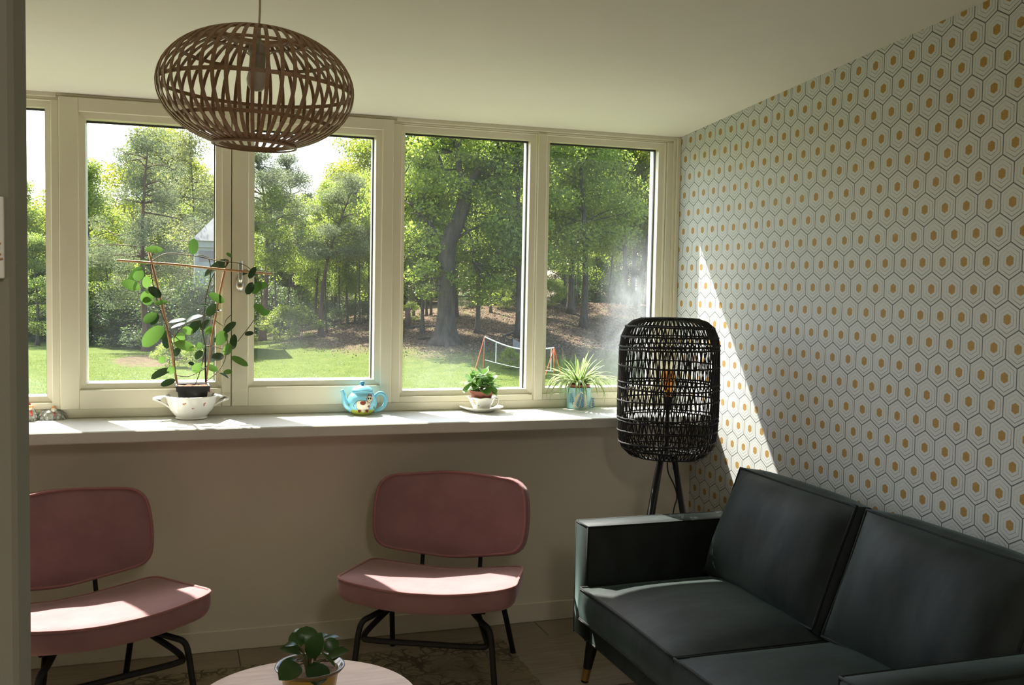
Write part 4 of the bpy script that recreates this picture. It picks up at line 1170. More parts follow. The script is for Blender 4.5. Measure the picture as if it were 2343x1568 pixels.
for (x, y_, s, mt) in ((255, 690, 13, printorange), (268, 715, 11, printorange), (250, 715, 9, printmauve), (272, 735, 8, printgreen), (322, 752, 8, printblue), (245, 670, 7, printgreen)):
    decal(ell(x, y_, s, s * 1.2, 7), cupc, cprof[:7], mt, 'flower_print', cup, cupc, conv=cd_, steps=1, off=0.0022)
spz = cupc[2] + 0.0072
succ = thing('potted_rosette_plant', 'fleshy green rosette plant in a terracotta-coloured pot in the cup', 'potted plant', (cc[0], cc[1], spz))
so2 = tuple(succ.location)
ph2 = 0.078
mb = MB(); mb.lathe([(0, 0), (0.036, 0), (0.0365, .002), (0.048, ph2 - .012), (0.053, ph2 - .012), (0.054, ph2), (0.049, ph2), (0.047, ph2 - .014), (0, ph2 - .014)], 40); mb.build('pot', terram, succ, True, autosmooth=40)
mb = MB(); mb.lathe([(0, ph2 - .010), (.047, ph2 - .012)], 24); mb.build('soil', soilm, succ)
heads = [(0.000, -.012, ph2 + .070, 1.35), (-.046, .004, ph2 + .046, 1.15), (0.044, .008, ph2 + .040, 1.15), (-.02, .035, ph2 + .062, 1.05), (0.016, -.040, ph2 + .030, 1.15), (-.03, -.035, ph2 + .026, 1.1)]
for hi, (hx, hyy, hz, sc) in enumerate(heads):
    m = MB(); m.tube([(hx * .4, hyy * .4, ph2 - .012), (hx, hyy, hz)], 0.004, 6); m.build('stem', vinem, succ, True)
    nl = 13 if hi == 0 else 10
    for k in range(nl):
        a = k * 2.399 + hi; el = math.radians(55 - 105 * k / nl)
        L = sc * (0.034 + 0.026 * k / nl)
        d = Vector((math.cos(a) * math.cos(el), math.sin(a) * math.cos(el), math.sin(el)))
        b = Vector((hx, hyy, hz - 0.010 * k / nl)) + d * 0.004
        up = Vector((-math.cos(a) * math.sin(el), -math.sin(a) * math.sin(el), math.cos(el)))
        m = MB(); leaf(m, b, b + d * L, L * 0.60, up, fold=0.25, droop=-0.04, n=6, roundness=0.62, peak=0.60); m.build('leaf', succleaf, succ, True)

# --- spider plant in printed tin
sc_ = atz(1330, 936, SILL); sc_ = (sc_[0], sc_[1] + .035, SZ)
tin = thing('printed_tin', 'blue and teal leaf-printed round tin pot on the sill', 'plant pot', sc_)
tinh = 0.098
tpf = [(0, 0), (0.0555, 0), (0.0565, .002), (0.0565, tinh - .003), (0.0575, tinh), (0.0545, tinh), (0.0545, .004), (0, .004)]
mb = MB(); mb.lathe(tpf, 48); mb.build('body', canm, tin, True, autosmooth=40)
tpo2 = tpf[:5]
cs = lambda x, y: (1040 + x / 5.8575, 800 + y / 5.8575)
decal([(1610, 640), (1700, 560), (1775, 630), (1770, 720), (1850, 760), (1800, 815), (1600, 812), (1580, 740)], sc_, tpo2, printcream, 'cream_print', tin, sc_, conv=cs, off=0.0005)
for (rx, ry, tx, ty, n, ll) in ((1670, 810, 1715, 600, 9, 85), (1830, 810, 1850, 650, 6, 60), (1580, 740, 1560, 590, 5, 45), (1760, 560, 1700, 530, 3, 40)):
    ax = np.array([tx - rx, ty - ry], float); axn = ax / np.linalg.norm(ax); pn = np.array([-axn[1], axn[0]])
    stroke_decal([(rx, ry), tuple(np.array([rx, ry]) + ax * .5 + pn * 8), (tx, ty)], 9, sc_, tpo2, printblue, 'leaf_print', tin, sc_, cs, 0.0012)
    for k in range(n):
        p = np.array([rx, ry]) + ax * (k + 1) / (n + .6)
        l2 = ll * (1 - 0.55 * k / n)
        for sgn in (-1, 1):
            e = p + (axn * .62 + pn * sgn * .78) * l2
            mid = (p + e) / 2; w = pn * 0 + np.array([-(e - p)[1], (e - p)[0]]) / (np.linalg.norm(e - p) + 1e-6) * 9
            decal([tuple(p), tuple(mid + w), tuple(e), tuple(mid - w)], sc_, tpo2, printblue, 'leaf_print', tin, sc_, conv=cs, off=0.0011, steps=1)
spp = (sc_[0], sc_[1], SZ + 0.0045)
spider = thing('potted_spider_plant', 'spider plant with cream-edged strap leaves in the printed tin', 'potted plant', spp)
ph3 = 0.107
mb = MB(); mb.lathe([(0, 0), (0.036, 0), (0.046, ph3 - .015), (0.050, ph3 - .015), (0.051, ph3), (0.047, ph3), (0.045, ph3 - .012), (0, ph3 - .012)], 36); mb.build('pot', terram, spider, True, autosmooth=40)
mb = MB(); mb.lathe([(0, ph3 - .008), (.0455, ph3 - .011)], 20); mb.build('soil', soilm, spider)
def strap(a, L, el, droop, w, twist=0):
    m = MB(); n = 12; p = Vector((0.010 * math.cos(a), 0.010 * math.sin(a), ph3 - .008)); vs = []
    for i in range(n + 1):
        s = i / n
        e = el - droop * s ** 1.3
        d = Vector((math.cos(a) * math.cos(e), math.sin(a) * math.cos(e), math.sin(e)))
        if i: p = p + d * (L / n)
        sd_ = Vector((-math.sin(a), math.cos(a), 0)); up = Vector((-math.cos(a) * math.sin(e), -math.sin(a) * math.sin(e), math.cos(e)))
        ww = w / 2 * (min(1.0, 0.55 + s * 2)) * (1 - s ** 2.2) + 0.0004
        for u, h in ((-1, .35), (-.5, .12), (0, 0), (.5, .12), (1, .35)):
            vs.append(p + sd_ * (u * ww) + up * (abs(h) * ww))
    for i in range(n):
        for k in range(4):
            a0 = i * 5 + k
            m.add([], []); 
    m.v = [tuple(v) for v in vs]
    for i in range(n):
        for k in range(4):
            a0 = i * 5 + k
            m.f.append((a0, a0 + 1, a0 + 6, a0 + 5)); m.mi.append(1 if k in (0, 3) else 0)
    return m.build('leaf', [spidergreen, spidercream], spider, True)
for k in range(84):
    a = k * 2.399
    if k < 26: strap(a, random.uniform(.13, .185), math.radians(random.uniform(50, 84)), random.uniform(.3, .9), random.uniform(.014, .018))
    elif k < 46: strap(a, random.uniform(.15, .21), math.radians(random.uniform(28, 55)), random.uniform(.6, 1.3), random.uniform(.014, .018))
    else: strap(a, random.uniform(.17, .22), math.radians(random.uniform(35, 60)), random.uniform(2.0, 2.7), random.uniform(.012, .015))

# --- ceramic hens
h1 = atz(117, 962, SILL); h1 = (h1[0], h1[1] + .035, SZ)
hen = thing('ceramic_hen', 'sitting grey feathered ceramic hen with orange comb on the sill', 'ornament', h1, math.radians(8))
def dome(n1=10, n2=28, rx=.054, ry=.038, h=.040):
    m = MB(); vs = []; fs = []
    for i in range(n1 + 1):
        t = i / n1 * PI / 2
        for k in range(n2):
            a = 2 * PI * k / n2
            rr = math.cos(t) ** 0.75
            vs.append((rx * rr * math.cos(a), ry * rr * math.sin(a), h * math.sin(t)))
    for i in range(n1):
        for k in range(n2): fs.append((i * n2 + k, i * n2 + (k + 1) % n2, (i + 1) * n2 + (k + 1) % n2, (i + 1) * n2 + k))
    fs.append(tuple(range(n2))[::-1])
    m.add(vs, fs); return m
dome().build('body', henm, hen, True)
def feathers(parent, rx, ry, h, rows):
    for (t, cnt, L) in rows:
        for k in range(cnt):
            a = 2 * PI * (k + (0.5 if int(t * 100) % 2 else 0)) / cnt
            rr = math.cos(t) ** 0.75
            p = Vector((rx * rr * math.cos(a), ry * rr * math.sin(a), h * math.sin(t)))
            nrm_ = Vector((p.x / rx ** 2, p.y / ry ** 2, p.z / h ** 2)).normalized()
            dn = Vector((math.cos(a), math.sin(a), -0.9)); dn = (dn - nrm_ * dn.dot(nrm_)).normalized()
            m = MB(); leaf(m, p + nrm_ * .0035, p + nrm_ * .003 + dn * L, L * .8, nrm_, fold=-.35, n=4, roundness=.6); m.build('feather', henw, parent, True)
feathers(hen, .054, .038, .040, [(1.05, 8, .014), (.72, 12, .016), (.40, 16, .016), (.14, 20, .015)])
m = MB(); m.lathe([(0, .03), (.010, .034), (.011, .043), (.006, .049), (0, .050)], 16, c=(.006, -.016, -.003)); hd_ = m.build('head', printcream, hen, True)
m = MB()
for dx in (-.004, .0, .004): m.lathe([(0, .044), (.0035, .046), (.003, .052), (0, .054)], 8, c=(.006 + dx, -.016, -.002))
m.build('comb', orangem, hd_, True)
m = MB(); m.lathe([(0, .012), (.003, .016), (.0028, .026), (0, .034)], 8, c=(.007, -.034, .0)); m.build('wattle', redm, hd_, True)
h2 = atz(50, 965, SILL); h2 = (h2[0] + .020, h2[1] + .025, SZ)
hen2 = thing('ceramic_hen', 'upright ceramic hen with red wattles beside the near wall end', 'ornament', h2)
m = dome(10, 24, .030, .028, .052); m.build('body', henm, hen2, True)
feathers(hen2, .030, .028, .052, [(.75, 8, .013), (.45, 11, .013), (.15, 14, .013)])
m = MB(); m.lathe([(0, .040), (.011, .044), (.012, .054), (.007, .062), (0, .063)], 16, c=(.004, -.010, 0)); hd_ = m.build('head', printcream, hen2, True)
m = MB()
for dx in (-.006, -.001, .004): m.lathe([(0, .058), (.004, .060), (.0035, .068), (0, .071)], 8, c=(.002 + dx, -.008, 0))
m.build('comb', redm, hd_, True)
m = MB(); m.tube([(.008, -.02, .056), (.020, -.026, .058), (.024, -.027, .054)], [.005, .003, .001], 8); m.build('beak', orangem, hd_, True)
m = MB(); m.lathe([(0, .018), (.005, .024), (.0045, .036), (0, .046)], 10, c=(.013, -.022, .0)); m.build('wattle', redm, hd_, True)

# ================================================================== OUTSIDE
def sstep(a, b, x):
    t = np.clip((x - a) / (b - a), 0, 1); return t * t * (3 - 2 * t)
def ground_z(x, y):
    g = 1.5 * sstep(-1, 14, x)
    r = g * np.clip((y - 25.5) / 9.0, 0, 1.15) * sstep(24.5, 27.5, y)
    return -0.94 + r + 0.04 * np.sin(x * 1.3) * np.sin(y * 0.9) * sstep(25, 28, y)
def ghit(px, py, ymin=15, ymax=80):
    d = ray((px, py)); y_ = ymin
    while y_ < ymax:
        p = CAM_C + d * (y_ / d[1])
        if p[2] <= ground_z(p[0], p[1]): return p
        y_ += 0.05
    return p
nx, ny = 130, 150
xs = np.linspace(-45, 60, nx); ys = np.concatenate([np.linspace(4.6, 22, 30), np.linspace(22.3, 45, 90), np.linspace(46, 130, 30)])
GX, GY = np.meshgrid(xs, ys, indexing='ij'); GZ = ground_z(GX, GY)
vs = np.stack([GX, GY, GZ], -1).reshape(-1, 3)
fs = [(i * len(ys) + j, (i + 1) * len(ys) + j, (i + 1) * len(ys) + j + 1, i * len(ys) + j + 1) for i in range(nx - 1) for j in range(len(ys) - 1)]
me = bpy.data.meshes.new('ground'); me.from_pydata(vs.tolist(), [], fs); me.materials.append(groundm)
me.polygons.foreach_set('use_smooth', [True] * len(me.polygons))
gr = bpy.data.objects.new('ground', me); C.objects.link(gr); struct(gr, 'lawn rising to a leaf-strewn bank outside the windows', 'ground')

def fast_mesh(name, co, quads, mat, tri=False):
    k = 3 if tri else 4
    me = bpy.data.meshes.new(name); n = len(quads)
    me.vertices.add(len(co)); me.vertices.foreach_set('co', np.asarray(co, np.float32).ravel())
    me.loops.add(n * k); me.loops.foreach_set('vertex_index', np.asarray(quads, np.int32).ravel())
    me.polygons.add(n); me.polygons.foreach_set('loop_start', np.arange(0, n * k, k, dtype=np.int32))
    me.materials.append(mat); me.update(calc_edges=True); me.validate()
    return me
def leaf_cards(cen, size, r, upb=0.5, aspect=0.62):
    n = len(cen)
    d = r.normal(size=(n, 3)); d[:, 2] *= 0.6; d /= np.linalg.norm(d, axis=1)[:, None]
    u = r.normal(size=(n, 3)); u[:, 2] += upb
    sdv = np.cross(d, u); sdv /= np.linalg.norm(sdv, axis=1)[:, None] + 1e-9
    s = size * r.uniform(0.65, 1.3, n)[:, None]
    co = np.stack([cen - d * s * .5, cen + sdv * s * aspect * .5, cen + d * s * .5, cen - sdv * s * aspect * .5], 1).reshape(-1, 3)
    return co, np.arange(4 * n).reshape(n, 4)
def blob_leaves(blobs, per, size, r, upb=0.5, flat=0.6, aspect=.62):
    cs_ = []
    for (c, rad) in blobs:
        n = int(1.15 * per * (rad / 0.8) ** 2)
        v = r.normal(size=(n, 3)); v /= np.linalg.norm(v, axis=1)[:, None]
        v *= (r.uniform(0.15, 1.0, n) ** 0.45)[:, None] * rad
        v[:, 2] *= flat
        cs_.append(np.asarray(c) + v)
    return leaf_cards(np.concatenate(cs_), size, r, upb, aspect)

TREES = {}
def tree_proto(kind, seed, H, crown0, RX, nb, brad, per, lsize, bark, leafm, trunk_r, bend=0.25, trunk=None, flat=0.6, shape=1.0, droop=0.0, aspect=.62, limbs=None):
    """trunk and branch mesh + foliage mesh; built upright at the origin"""
    r = np.random.default_rng(seed)
    m = MB()
    if trunk is None:
        ph_ = r.uniform(0, 6.28, 2)
        trunk = [(bend * math.sin(ph_[0] + 2.2 * t) * t, bend * math.sin(ph_[1] + 2.5 * t) * t, H * 0.93 * t) for t in np.linspace(0, 1, 9)]
    trunk = smoothpath(trunk, 3)
    L = len(trunk)
    rad = [trunk_r * (1 - 0.82 * (i / (L - 1))) * (1 + 0.55 * max(0, 1 - i / 2.2)) for i in range(L)]
    m.tube(trunk, rad, 9)
    for lb in (limbs or []):
        pts = smoothpath(lb[0], 3); m.tube(pts, [lb[1] * (1 - .75 * i / (len(pts) - 1)) for i in range(len(pts))], 7)
    TR = np.array(trunk)
    LIM = [TR] + [np.array(smoothpath(lb[0], 3)) for lb in (limbs or [])]
    ALL = np.concatenate(LIM)
    blobs = []
    for k in range(nb):
        z = crown0 + (H - crown0) * r.uniform(0, 1) ** 0.9
        t = (z - crown0) / (H - crown0)
        env = RX * (math.sin(PI * min(1, 0.18 + 0.80 * t)) ** shape)
        a = k * 2.399 + r.uniform(-.4, .4); rr = env * math.sqrt(r.uniform(0.05, 1))
        c = np.array([rr * math.cos(a), rr * math.sin(a), z - droop * rr])
        tp_ = TR[min(L - 1, int(z / H * (L - 1)))]; c[:2] += tp_[:2]
        b = brad * r.uniform(0.7, 1.25); blobs.append((c, b))
        cand = ALL[ALL[:, 2] < z - 0.1 * rr]
        if len(cand) == 0: cand = ALL[:3]
        dd = np.linalg.norm((cand - c) * np.array([1, 1, 0.7]), axis=1); p0 = cand[np.argmin(dd)]
        mid = (p0 + c) / 2 + r.normal(0, 0.12, 3) + np.array([0, 0, 0.1])
        pts = smoothpath([p0, mid, c], 3)
        m.tube(pts, [max(.012, trunk_r * .22 * (1 - .8 * i / (len(pts) - 1))) for i in range(len(pts))], 4, caps=False)
        for _ in range(3):
            e = c + r.normal(0, b * .55, 3)
            m.tube([tuple(mid * .3 + c * .7), tuple(e)], [.012, .005], 3, caps=False)
    me_b = bpy.data.meshes.new('trunk'); me_b.from_pydata(m.v, [], m.f); me_b.materials.append(bark)
    me_b.polygons.foreach_set('use_smooth', [True] * len(me_b.polygons))
    co, qd = blob_leaves(blobs, per, lsize, r, flat=flat, aspect=aspect)
    me_f = fast_mesh('foliage', co, qd, leafm)
    TREES[kind] = (me_b, me_f, H)
tree_proto('oak_a', 11, 9, 2.6, 2.6, 44, .95, 330, .13, barkm, midleaf, .17)
tree_proto('oak_b', 12, 9, 1.8, 2.4, 46, .90, 330, .12, barkm, oakleaf, .14, .5)
tree_proto('oak_c', 13, 9, 2.2, 2.8, 44, 1.0, 300, .14, barkm, yelleaf, .15, .4)
tree_proto('oak_d', 14, 9, 1.2, 2.6, 48, .9, 330, .12, barkm, midleaf, .13, .5)
tree_proto('pine_a', 21, 9, 3.9, 2.3, 56, .70, 520, .14, pinebark, pineleaf, .17, .5, aspect=.22, flat=.5)
tree_proto('pine_b', 22, 9, 4.2, 2.2, 50, .70, 520, .14, pinebark, pineleaf, .15, .9, aspect=.22, flat=.5)
tree_proto('pine_wide', 23, 9, 2.4, 2.5, 60, .72, 520, .14, pinebark, pineleaf, .17, .35, aspect=.22, flat=.55, shape=.7, droop=.25)
tree_proto('birch', 31, 9, 1.4, 2.2, 55, .75, 330, .085, barkm, birchleaf, .09, .3, droop=.3, flat=.9)
tree_proto('slim', 51, 9, 4.4, 1.7, 30, .75, 300, .12, barkm, oakleaf, .085, .45)
tree_proto('shrub', 41, 2.0, .1, 1.2, 34, .36, 560, .085, barkm, shrubleaf, .03, .2, flat=.8, shape=.5)
tree_proto('shrub_b', 42, 2.6, .1, 1.3, 36, .40, 500, .10, barkm, oakleaf, .03, .3, flat=.8)
def place(kind, label, x, y_, h, rz, group, name='tree', cat='tree', wide=1.0, lean=0.0):
    me_b, me_f, H = TREES[kind]
    gz = float(ground_z(x, y_)) - 0.03
    t = thing(name, label, cat, (x, y_, gz), rz, group)
    s = h / H
    t.scale = (s * wide, s * wide, s)
    if lean: t.rotation_euler = (0, lean, rz)
    o = bpy.data.objects.new('trunk' if cat == 'tree' else 'stems', me_b); C.objects.link(o); o.parent = t
    o = bpy.data.objects.new('foliage', me_f); C.objects.link(o); o.parent = t; o['kind'] = 'stuff'
    return t
def px_tree(kind, label, px, base_py, top_py, group='trees on the bank', rz=None, wide=1.0, Y=None, lean=0.0, name='tree', cat='tree'):
    if Y is None: p = ghit(px, base_py)
    else: p = at(px, base_py, Y)
    top = at(px, top_py, p[1])
    h = max(0.6, top[2] - float(ground_z(p[0], p[1])))
    return place(kind, label, float(p[0]), float(p[1]), float(h), rz if rz is not None else random.uniform(0, 6.28), group, name, cat, wide, lean)

# the big oak in front of the middle pane
op = ghit(1020, 785)
oD = op[1]
def ol(px, py, dy=0):
    p = at(px, py, oD + dy); return (p[0] - op[0], p[1] - op[1], p[2] - op[2])
sc_px = oD / F_PX
trunk = [ol(1019, 788), ol(1021, 720), ol(1022, 640), ol(1026, 560), ol(1046, 510), ol(1060, 470), ol(1066, 430)]
limbs = [([ol(1066, 432), ol(1052, 390), ol(1044, 340), ol(1030, 280, .3), ol(1025, 200, .5)], .13), ([ol(1066, 440), ol(1088, 400), ol(1112, 365, -.3), ol(1140, 325, -.5), ol(1170, 270, -.6)], .14),
         ([ol(1046, 430), ol(1020, 400, .5), ol(1000, 350, .8), ol(975, 300, 1), ol(950, 260, 1)], .07), ([ol(1040, 350), ol(1065, 300), ol(1075, 230)], .06), ([ol(1026, 560), ol(990, 520), ol(940, 470), ol(900, 440)], .06),
         ([ol(1050, 505), ol(1078, 545), ol(1082, 600)], .045), ([ol(1090, 398), ol(1130, 390), ol(1190, 350)], .05), ([ol(1030, 555), ol(1090, 520), ol(1150, 500), ol(1200, 490)], .05)]
r = np.random.default_rng(5)
m = MB(); tp_ = smoothpath(trunk, 4); m.tube(tp_, [sc_px * np.interp(i / (len(tp_) - 1), [0, .06, .15, .6, 1], [46, 31, 22, 19, 15]) for i in range(len(tp_))], 12)
# root flare
for k in range(6):
    a = k * 1.05 + .3; m.tube([(0.0, 0, .5), (.28 * math.cos(a), .28 * math.sin(a), .14), (.75 * math.cos(a), .75 * math.sin(a), -.12)], [.22, .17, .03], 7)
ALLp = [np.array(tp_)]
for pts, rr in limbs:
    sp_ = smoothpath(pts, 4); m.tube(sp_, [rr * (1 - .75 * i / (len(sp_) - 1)) for i in range(len(sp_))], 8); ALLp.append(np.array(sp_))
ALLp = np.concatenate(ALLp)
blobs = []
for (px, py, rp, cnt) in ((1060, 340, 110, 20), (980, 330, 80, 12), (1150, 320, 90, 14), (960, 430, 60, 8), (1000, 480, 70, 7), (1140, 430, 80, 12), (1090, 250, 140, 16), (950, 540, 60, 7), (1110, 560, 80, 10), (1170, 620, 60, 8), (960, 640, 50, 6), (1090, 640, 60, 8), (1180, 520, 70, 9)):
    for _ in range(cnt):
        a = r.uniform(0, 6.28); q_ = rp * math.sqrt(r.uniform(0, 1))
        c = np.array(ol(px + q_ * math.cos(a), py + q_ * .75 * math.sin(a), r.uniform(-1.4, 1.6))); b = r.uniform(.35, .6)
        blobs.append((c, b))
        cand = ALLp[ALLp[:, 2] > 1.0]; p0 = cand[np.argmin(np.linalg.norm(cand - c, axis=1))]
        m.tube(smoothpath([p0, (p0 + c) / 2 + r.normal(0, .1, 3), c], 3), [.03, .026, .022, .018, .014, .01, .006], 4, caps=False)
oak = thing('tree', 'big forked oak in the middle pane, trunk flaring at its base', 'tree', tuple(op), 0, 'trees on the bank')
m.build('trunk', barkm, oak, True)
co, qd = blob_leaves(blobs, 420, .105, r, flat=.6)
o = bpy.data.objects.new('foliage', fast_mesh('foliage', co, qd, oakleaf)); C.objects.link(o); o.parent = oak; o['kind'] = 'stuff'

TL = [  # kind, label, px, base y, top y, Y or None, wide, lean
 ('oak_b', 'round green tree in the narrow left pane', 62, 735, 425, 44, 1.1, 0), ('oak_d', 'low leafy tree at the edge of the lawn, left pane', 85, 745, 545, 39, 1.2, 0),
 ('oak_c', 'bright tree beside the left post, behind the lawn', 150, 735, 430, 47, 1.2, 0), ('oak_b', 'bright green tree left of the wide pine', 215, 738, 380, 43, .9, 0),
 ('oak_c', 'yellow-green tree rising behind the wide pine', 345, 735, 285, 50, .9, 0), ('oak_c', 'yellow-green tree top beside the pine', 405, 735, 300, 49, .8, 0),
 ('birch', 'fine-leaved drooping birch under the pendant lamp', 448, 738, 285, 41, .85, 0), ('pine_wide', 'grey-green wide pine with drooping branches, left casement', 335, 750, 285, 36, .80, 0),
 ('oak_d', 'dark tree behind the climbing plant', 505, 735, 430, 45, 1.1, 0), ('oak_d', 'shaded tree left of the pine trunk', 250, 740, 560, 40, 1.3, 0),
 ('pine_a', 'pine at the left edge of the right casement', 600, 780, 345, None, .9, 0), ('pine_b', 'tall pine with leaning trunk in the right casement', 735, 766, 395, None, .95, -.10),
 ('oak_b', 'slim tree beside the tall pine trunk', 722, 745, 420, 40, .7, -.05), ('oak_a', 'thin-trunked tree in the right casement centre', 795, 745, 470, 37, .6, -.06),
 ('oak_d', 'second thin-trunked tree in the right casement', 812, 745, 480, 38, .6, -.1), ('pine_b', 'leaning pine near the right casement edge', 858, 742, 380, 35, .85, -.16),
 ('oak_c', 'sunlit tree at the right casement edge', 835, 735, 315, 46, .8, 0), ('pine_a', 'pine crown behind the casement middle', 665, 745, 355, 42, .8, 0),
 ('oak_d', 'leafy tree far behind the casement middle', 650, 735, 500, 44, 1.5, 0), ('oak_b', 'leafy tree far behind the teapot', 770, 735, 520, 46, 1.4, 0),
 ('oak_a', 'thin tree left of the big oak', 966, 762, 330, None, .55, 0), ('oak_b', 'thin dark tree beside the oak, left', 986, 742, 380, 36, .5, -.04),
 ('oak_a', 'dark trunk just right of the oak', 1044, 742, 330, 35, .6, -.03), ('oak_b', 'tree between oak and post', 1092, 762, 250, None, .75, .02),
 ('oak_a', 'trunk beside the post of the middle pane', 1188, 772, 190, None, .85, .03), ('oak_d', 'bush-like tree behind the oak, right', 1130, 745, 400, 39, 1.3, 0),
 ('oak_c', 'sunny tree far behind the oak', 1000, 735, 330, 50, 1.1, 0), ('oak_b', 'green tree far behind the oak fork', 1100, 735, 330, 46, 1.2, 0),
 ('pine_a', 'dark pine behind the oak crown', 1165, 735, 290, 44, .9, 0), ('oak_d', 'tree filling the gap left of the oak', 930, 735, 430, 44, 1.2, 0),
 ('oak_a', 'left trunk of the pair in the right pane', 1305, 742, 150, 34, .8, .02), ('oak_b', 'right trunk of the pair in the right pane', 1335, 748, 120, None, .85, -.02),
 ('oak_d', 'dark trunk behind the pair', 1362, 735, 330, 38, .7, .03), ('oak_a', 'spreading multi-stem tree, left stem', 1432, 702, 230, 36, .7, -.12),
 ('oak_b', 'spreading multi-stem tree, middle stem', 1446, 702, 170, 36.4, .7, .03), ('oak_c', 'spreading multi-stem tree, right stem', 1456, 702, 200, 36, .7, .14),
 ('oak_c', 'yellowish tree far behind the right pane', 1290, 705, 320, 48, 1.1, 0), ('oak_b', 'green tree far behind the right pane', 1400, 700, 300, 50, 1.2, 0),
 ('oak_a', 'tall tree beyond the multi-stem tree', 1490, 700, 290, 46, 1.1, 0), ('oak_c', 'tree beyond the wallpaper corner', 1580, 695, 330, 44, 1.2, 0), ('oak_d', 'tree far right beyond the frame', 1680, 690, 300, 46, 1.3, 0),
 ('oak_d', 'bright undergrowth tree behind the pair', 1340, 700, 520, 44, 1.6, 0), ('oak_c', 'bright undergrowth tree beyond the middle pane', 1060, 730, 520, 48, 1.6, 0),
 ('oak_c', 'bright undergrowth tree beyond the right casement', 690, 735, 560, 50, 1.6, 0), ('oak_b', 'tree beyond the right edge of the lawn', 1240, 725, 330, 45, 1.1, 0),
 ('oak_b', 'tall tree added behind the wide middle post to shade the lawn', 905, 750, 40, 33, .55, 0), ('oak_a', 'tall tree added behind the narrow right post to shade the lawn', 1236, 745, 20, 33.5, .6, 0),  # trees hidden by the posts, added to cast shade on the lawn
 ('oak_a', 'tree at the far left, beyond the near wall', -20, 735, 400, 46, 1.1, 0), ('oak_c', 'tree at the far left behind the lawn', -120, 735, 380, 48, 1.2, 0),
]
for (k, lb, px, by, ty, Y, wd_, ln) in TL:
    px_tree(k, lb, px, by, ty, 'trees on the bank', wide=wd_, Y=Y, lean=ln)
for k, (px, by, ty, Y, ln, where) in enumerate(((628, 752, 430, 36, -.03, 'just right of the casement left pine'), (655, 750, 450, 38, .04, 'left of the tall pine'), (748, 752, 440, 35.5, -.05, 'right of the tall pine'), (764, 748, 430, 38, .02, 'in the right casement middle'),
        (780, 747, 420, 37, -.08, 'leaning, in the right casement'), (824, 748, 410, 36, -.04, 'near the leaning pine'), (842, 746, 400, 38, .05, 'at the right casement edge'), (946, 745, 330, 37, .02, 'at the left edge of the middle pane'), (976, 748, 350, 36, -.02, 'left of the oak trunk'),
        (1122, 752, 330, 35, .03, 'right of the oak, behind the net'), (1148, 748, 320, 36.5, -.03, 'between oak and narrow post'), (1290, 728, 300, 36, .02, 'at the left edge of the right pane'), (1318, 724, 310, 37, -.03, 'between the trunk pair'), (1392, 712, 300, 37, .05, 'right of the trunk pair'), (1476, 706, 290, 38, -.04, 'near the wallpapered corner'))):
    px_tree('slim', 'slim dark-trunked tree with high crown, ' + where, px, by, ty, 'slim trees on the bank', Y=Y, lean=ln, wide=.75)
SL = [('shrub', 60, 762, 700, 42), ('shrub', 100, 762, 705, 41), ('shrub', 215, 762, 690, 40), ('shrub', 245, 765, 680, 39), ('shrub', 285, 765, 690, 38), ('shrub', 325, 765, 670, 39), ('shrub', 365, 768, 665, 37), ('shrub', 410, 768, 650, 38), ('shrub', 450, 768, 650, 37), ('shrub', 490, 768, 660, 38),
      ('shrub_b', 388, 835, 775, 29), ('shrub_b', 440, 845, 790, 28.5), ('shrub', 620, 745, 650, 40), ('shrub', 665, 745, 690, 39), ('shrub_b', 700, 742, 690, 42), ('shrub', 760, 742, 690, 41), ('shrub', 830, 742, 690, 42), ('shrub_b', 640, 742, 600, 43),
      ('shrub', 1110, 740, 680, 37), ('shrub', 1140, 735, 670, 38), ('shrub', 1085, 735, 690, 38), ('shrub', 1170, 735, 680, 39), ('shrub_b', 950, 735, 690, 43), ('shrub_b', 1275, 705, 640, 41), ('shrub', 1390, 702, 640, 41), ('shrub', 1420, 700, 650, 42), ('shrub_b', 1350, 702, 650, 42), ('shrub_b', 1490, 700, 650, 42), ('shrub_b', 1170, 828, 806, 26.5)]
SN = ['dark shrub on the lawn edge, narrow left pane', 'dark shrub behind the left post', 'dark shrub under the bright left tree', 'shaded shrub left of the pine trunk', 'shaded shrub below the pine', 'tall shaded shrub below the pine', 'dark shrub behind the climbing plant, left', 'dark shrub behind the climbing plant', 'dark shrub behind the climbing plant, right', 'dark shrub behind the casement joint',
      'small green bush on the lawn beside the bare patch', 'small bush on the lawn behind the right cane', 'shrub beside the casement left pine', 'low shrub by the tall pine', 'light shrub behind the tall pine', 'low shrub between thin trunks', 'low shrub near the casement right edge', 'tall light shrub in the right casement',
      'dark shrub right of the oak', 'dark shrub beyond the net', 'low dark shrub behind the oak trunk', 'dark shrub by the middle post', 'light shrub left of the oak', 'light shrub left of the trunk pair', 'dark shrub behind the multi-stem tree', 'dark shrub left of the multi-stem tree', 'light shrub behind the trunk pair', 'light shrub at the right pane edge', 'tiny bush under the net']
for (k, px, by, ty, Y), lb in zip(SL, SN):
    px_tree(k, lb, px, by, ty, 'shrubs at the wood edge', Y=Y, name='shrub', cat='shrub', wide=1.15)

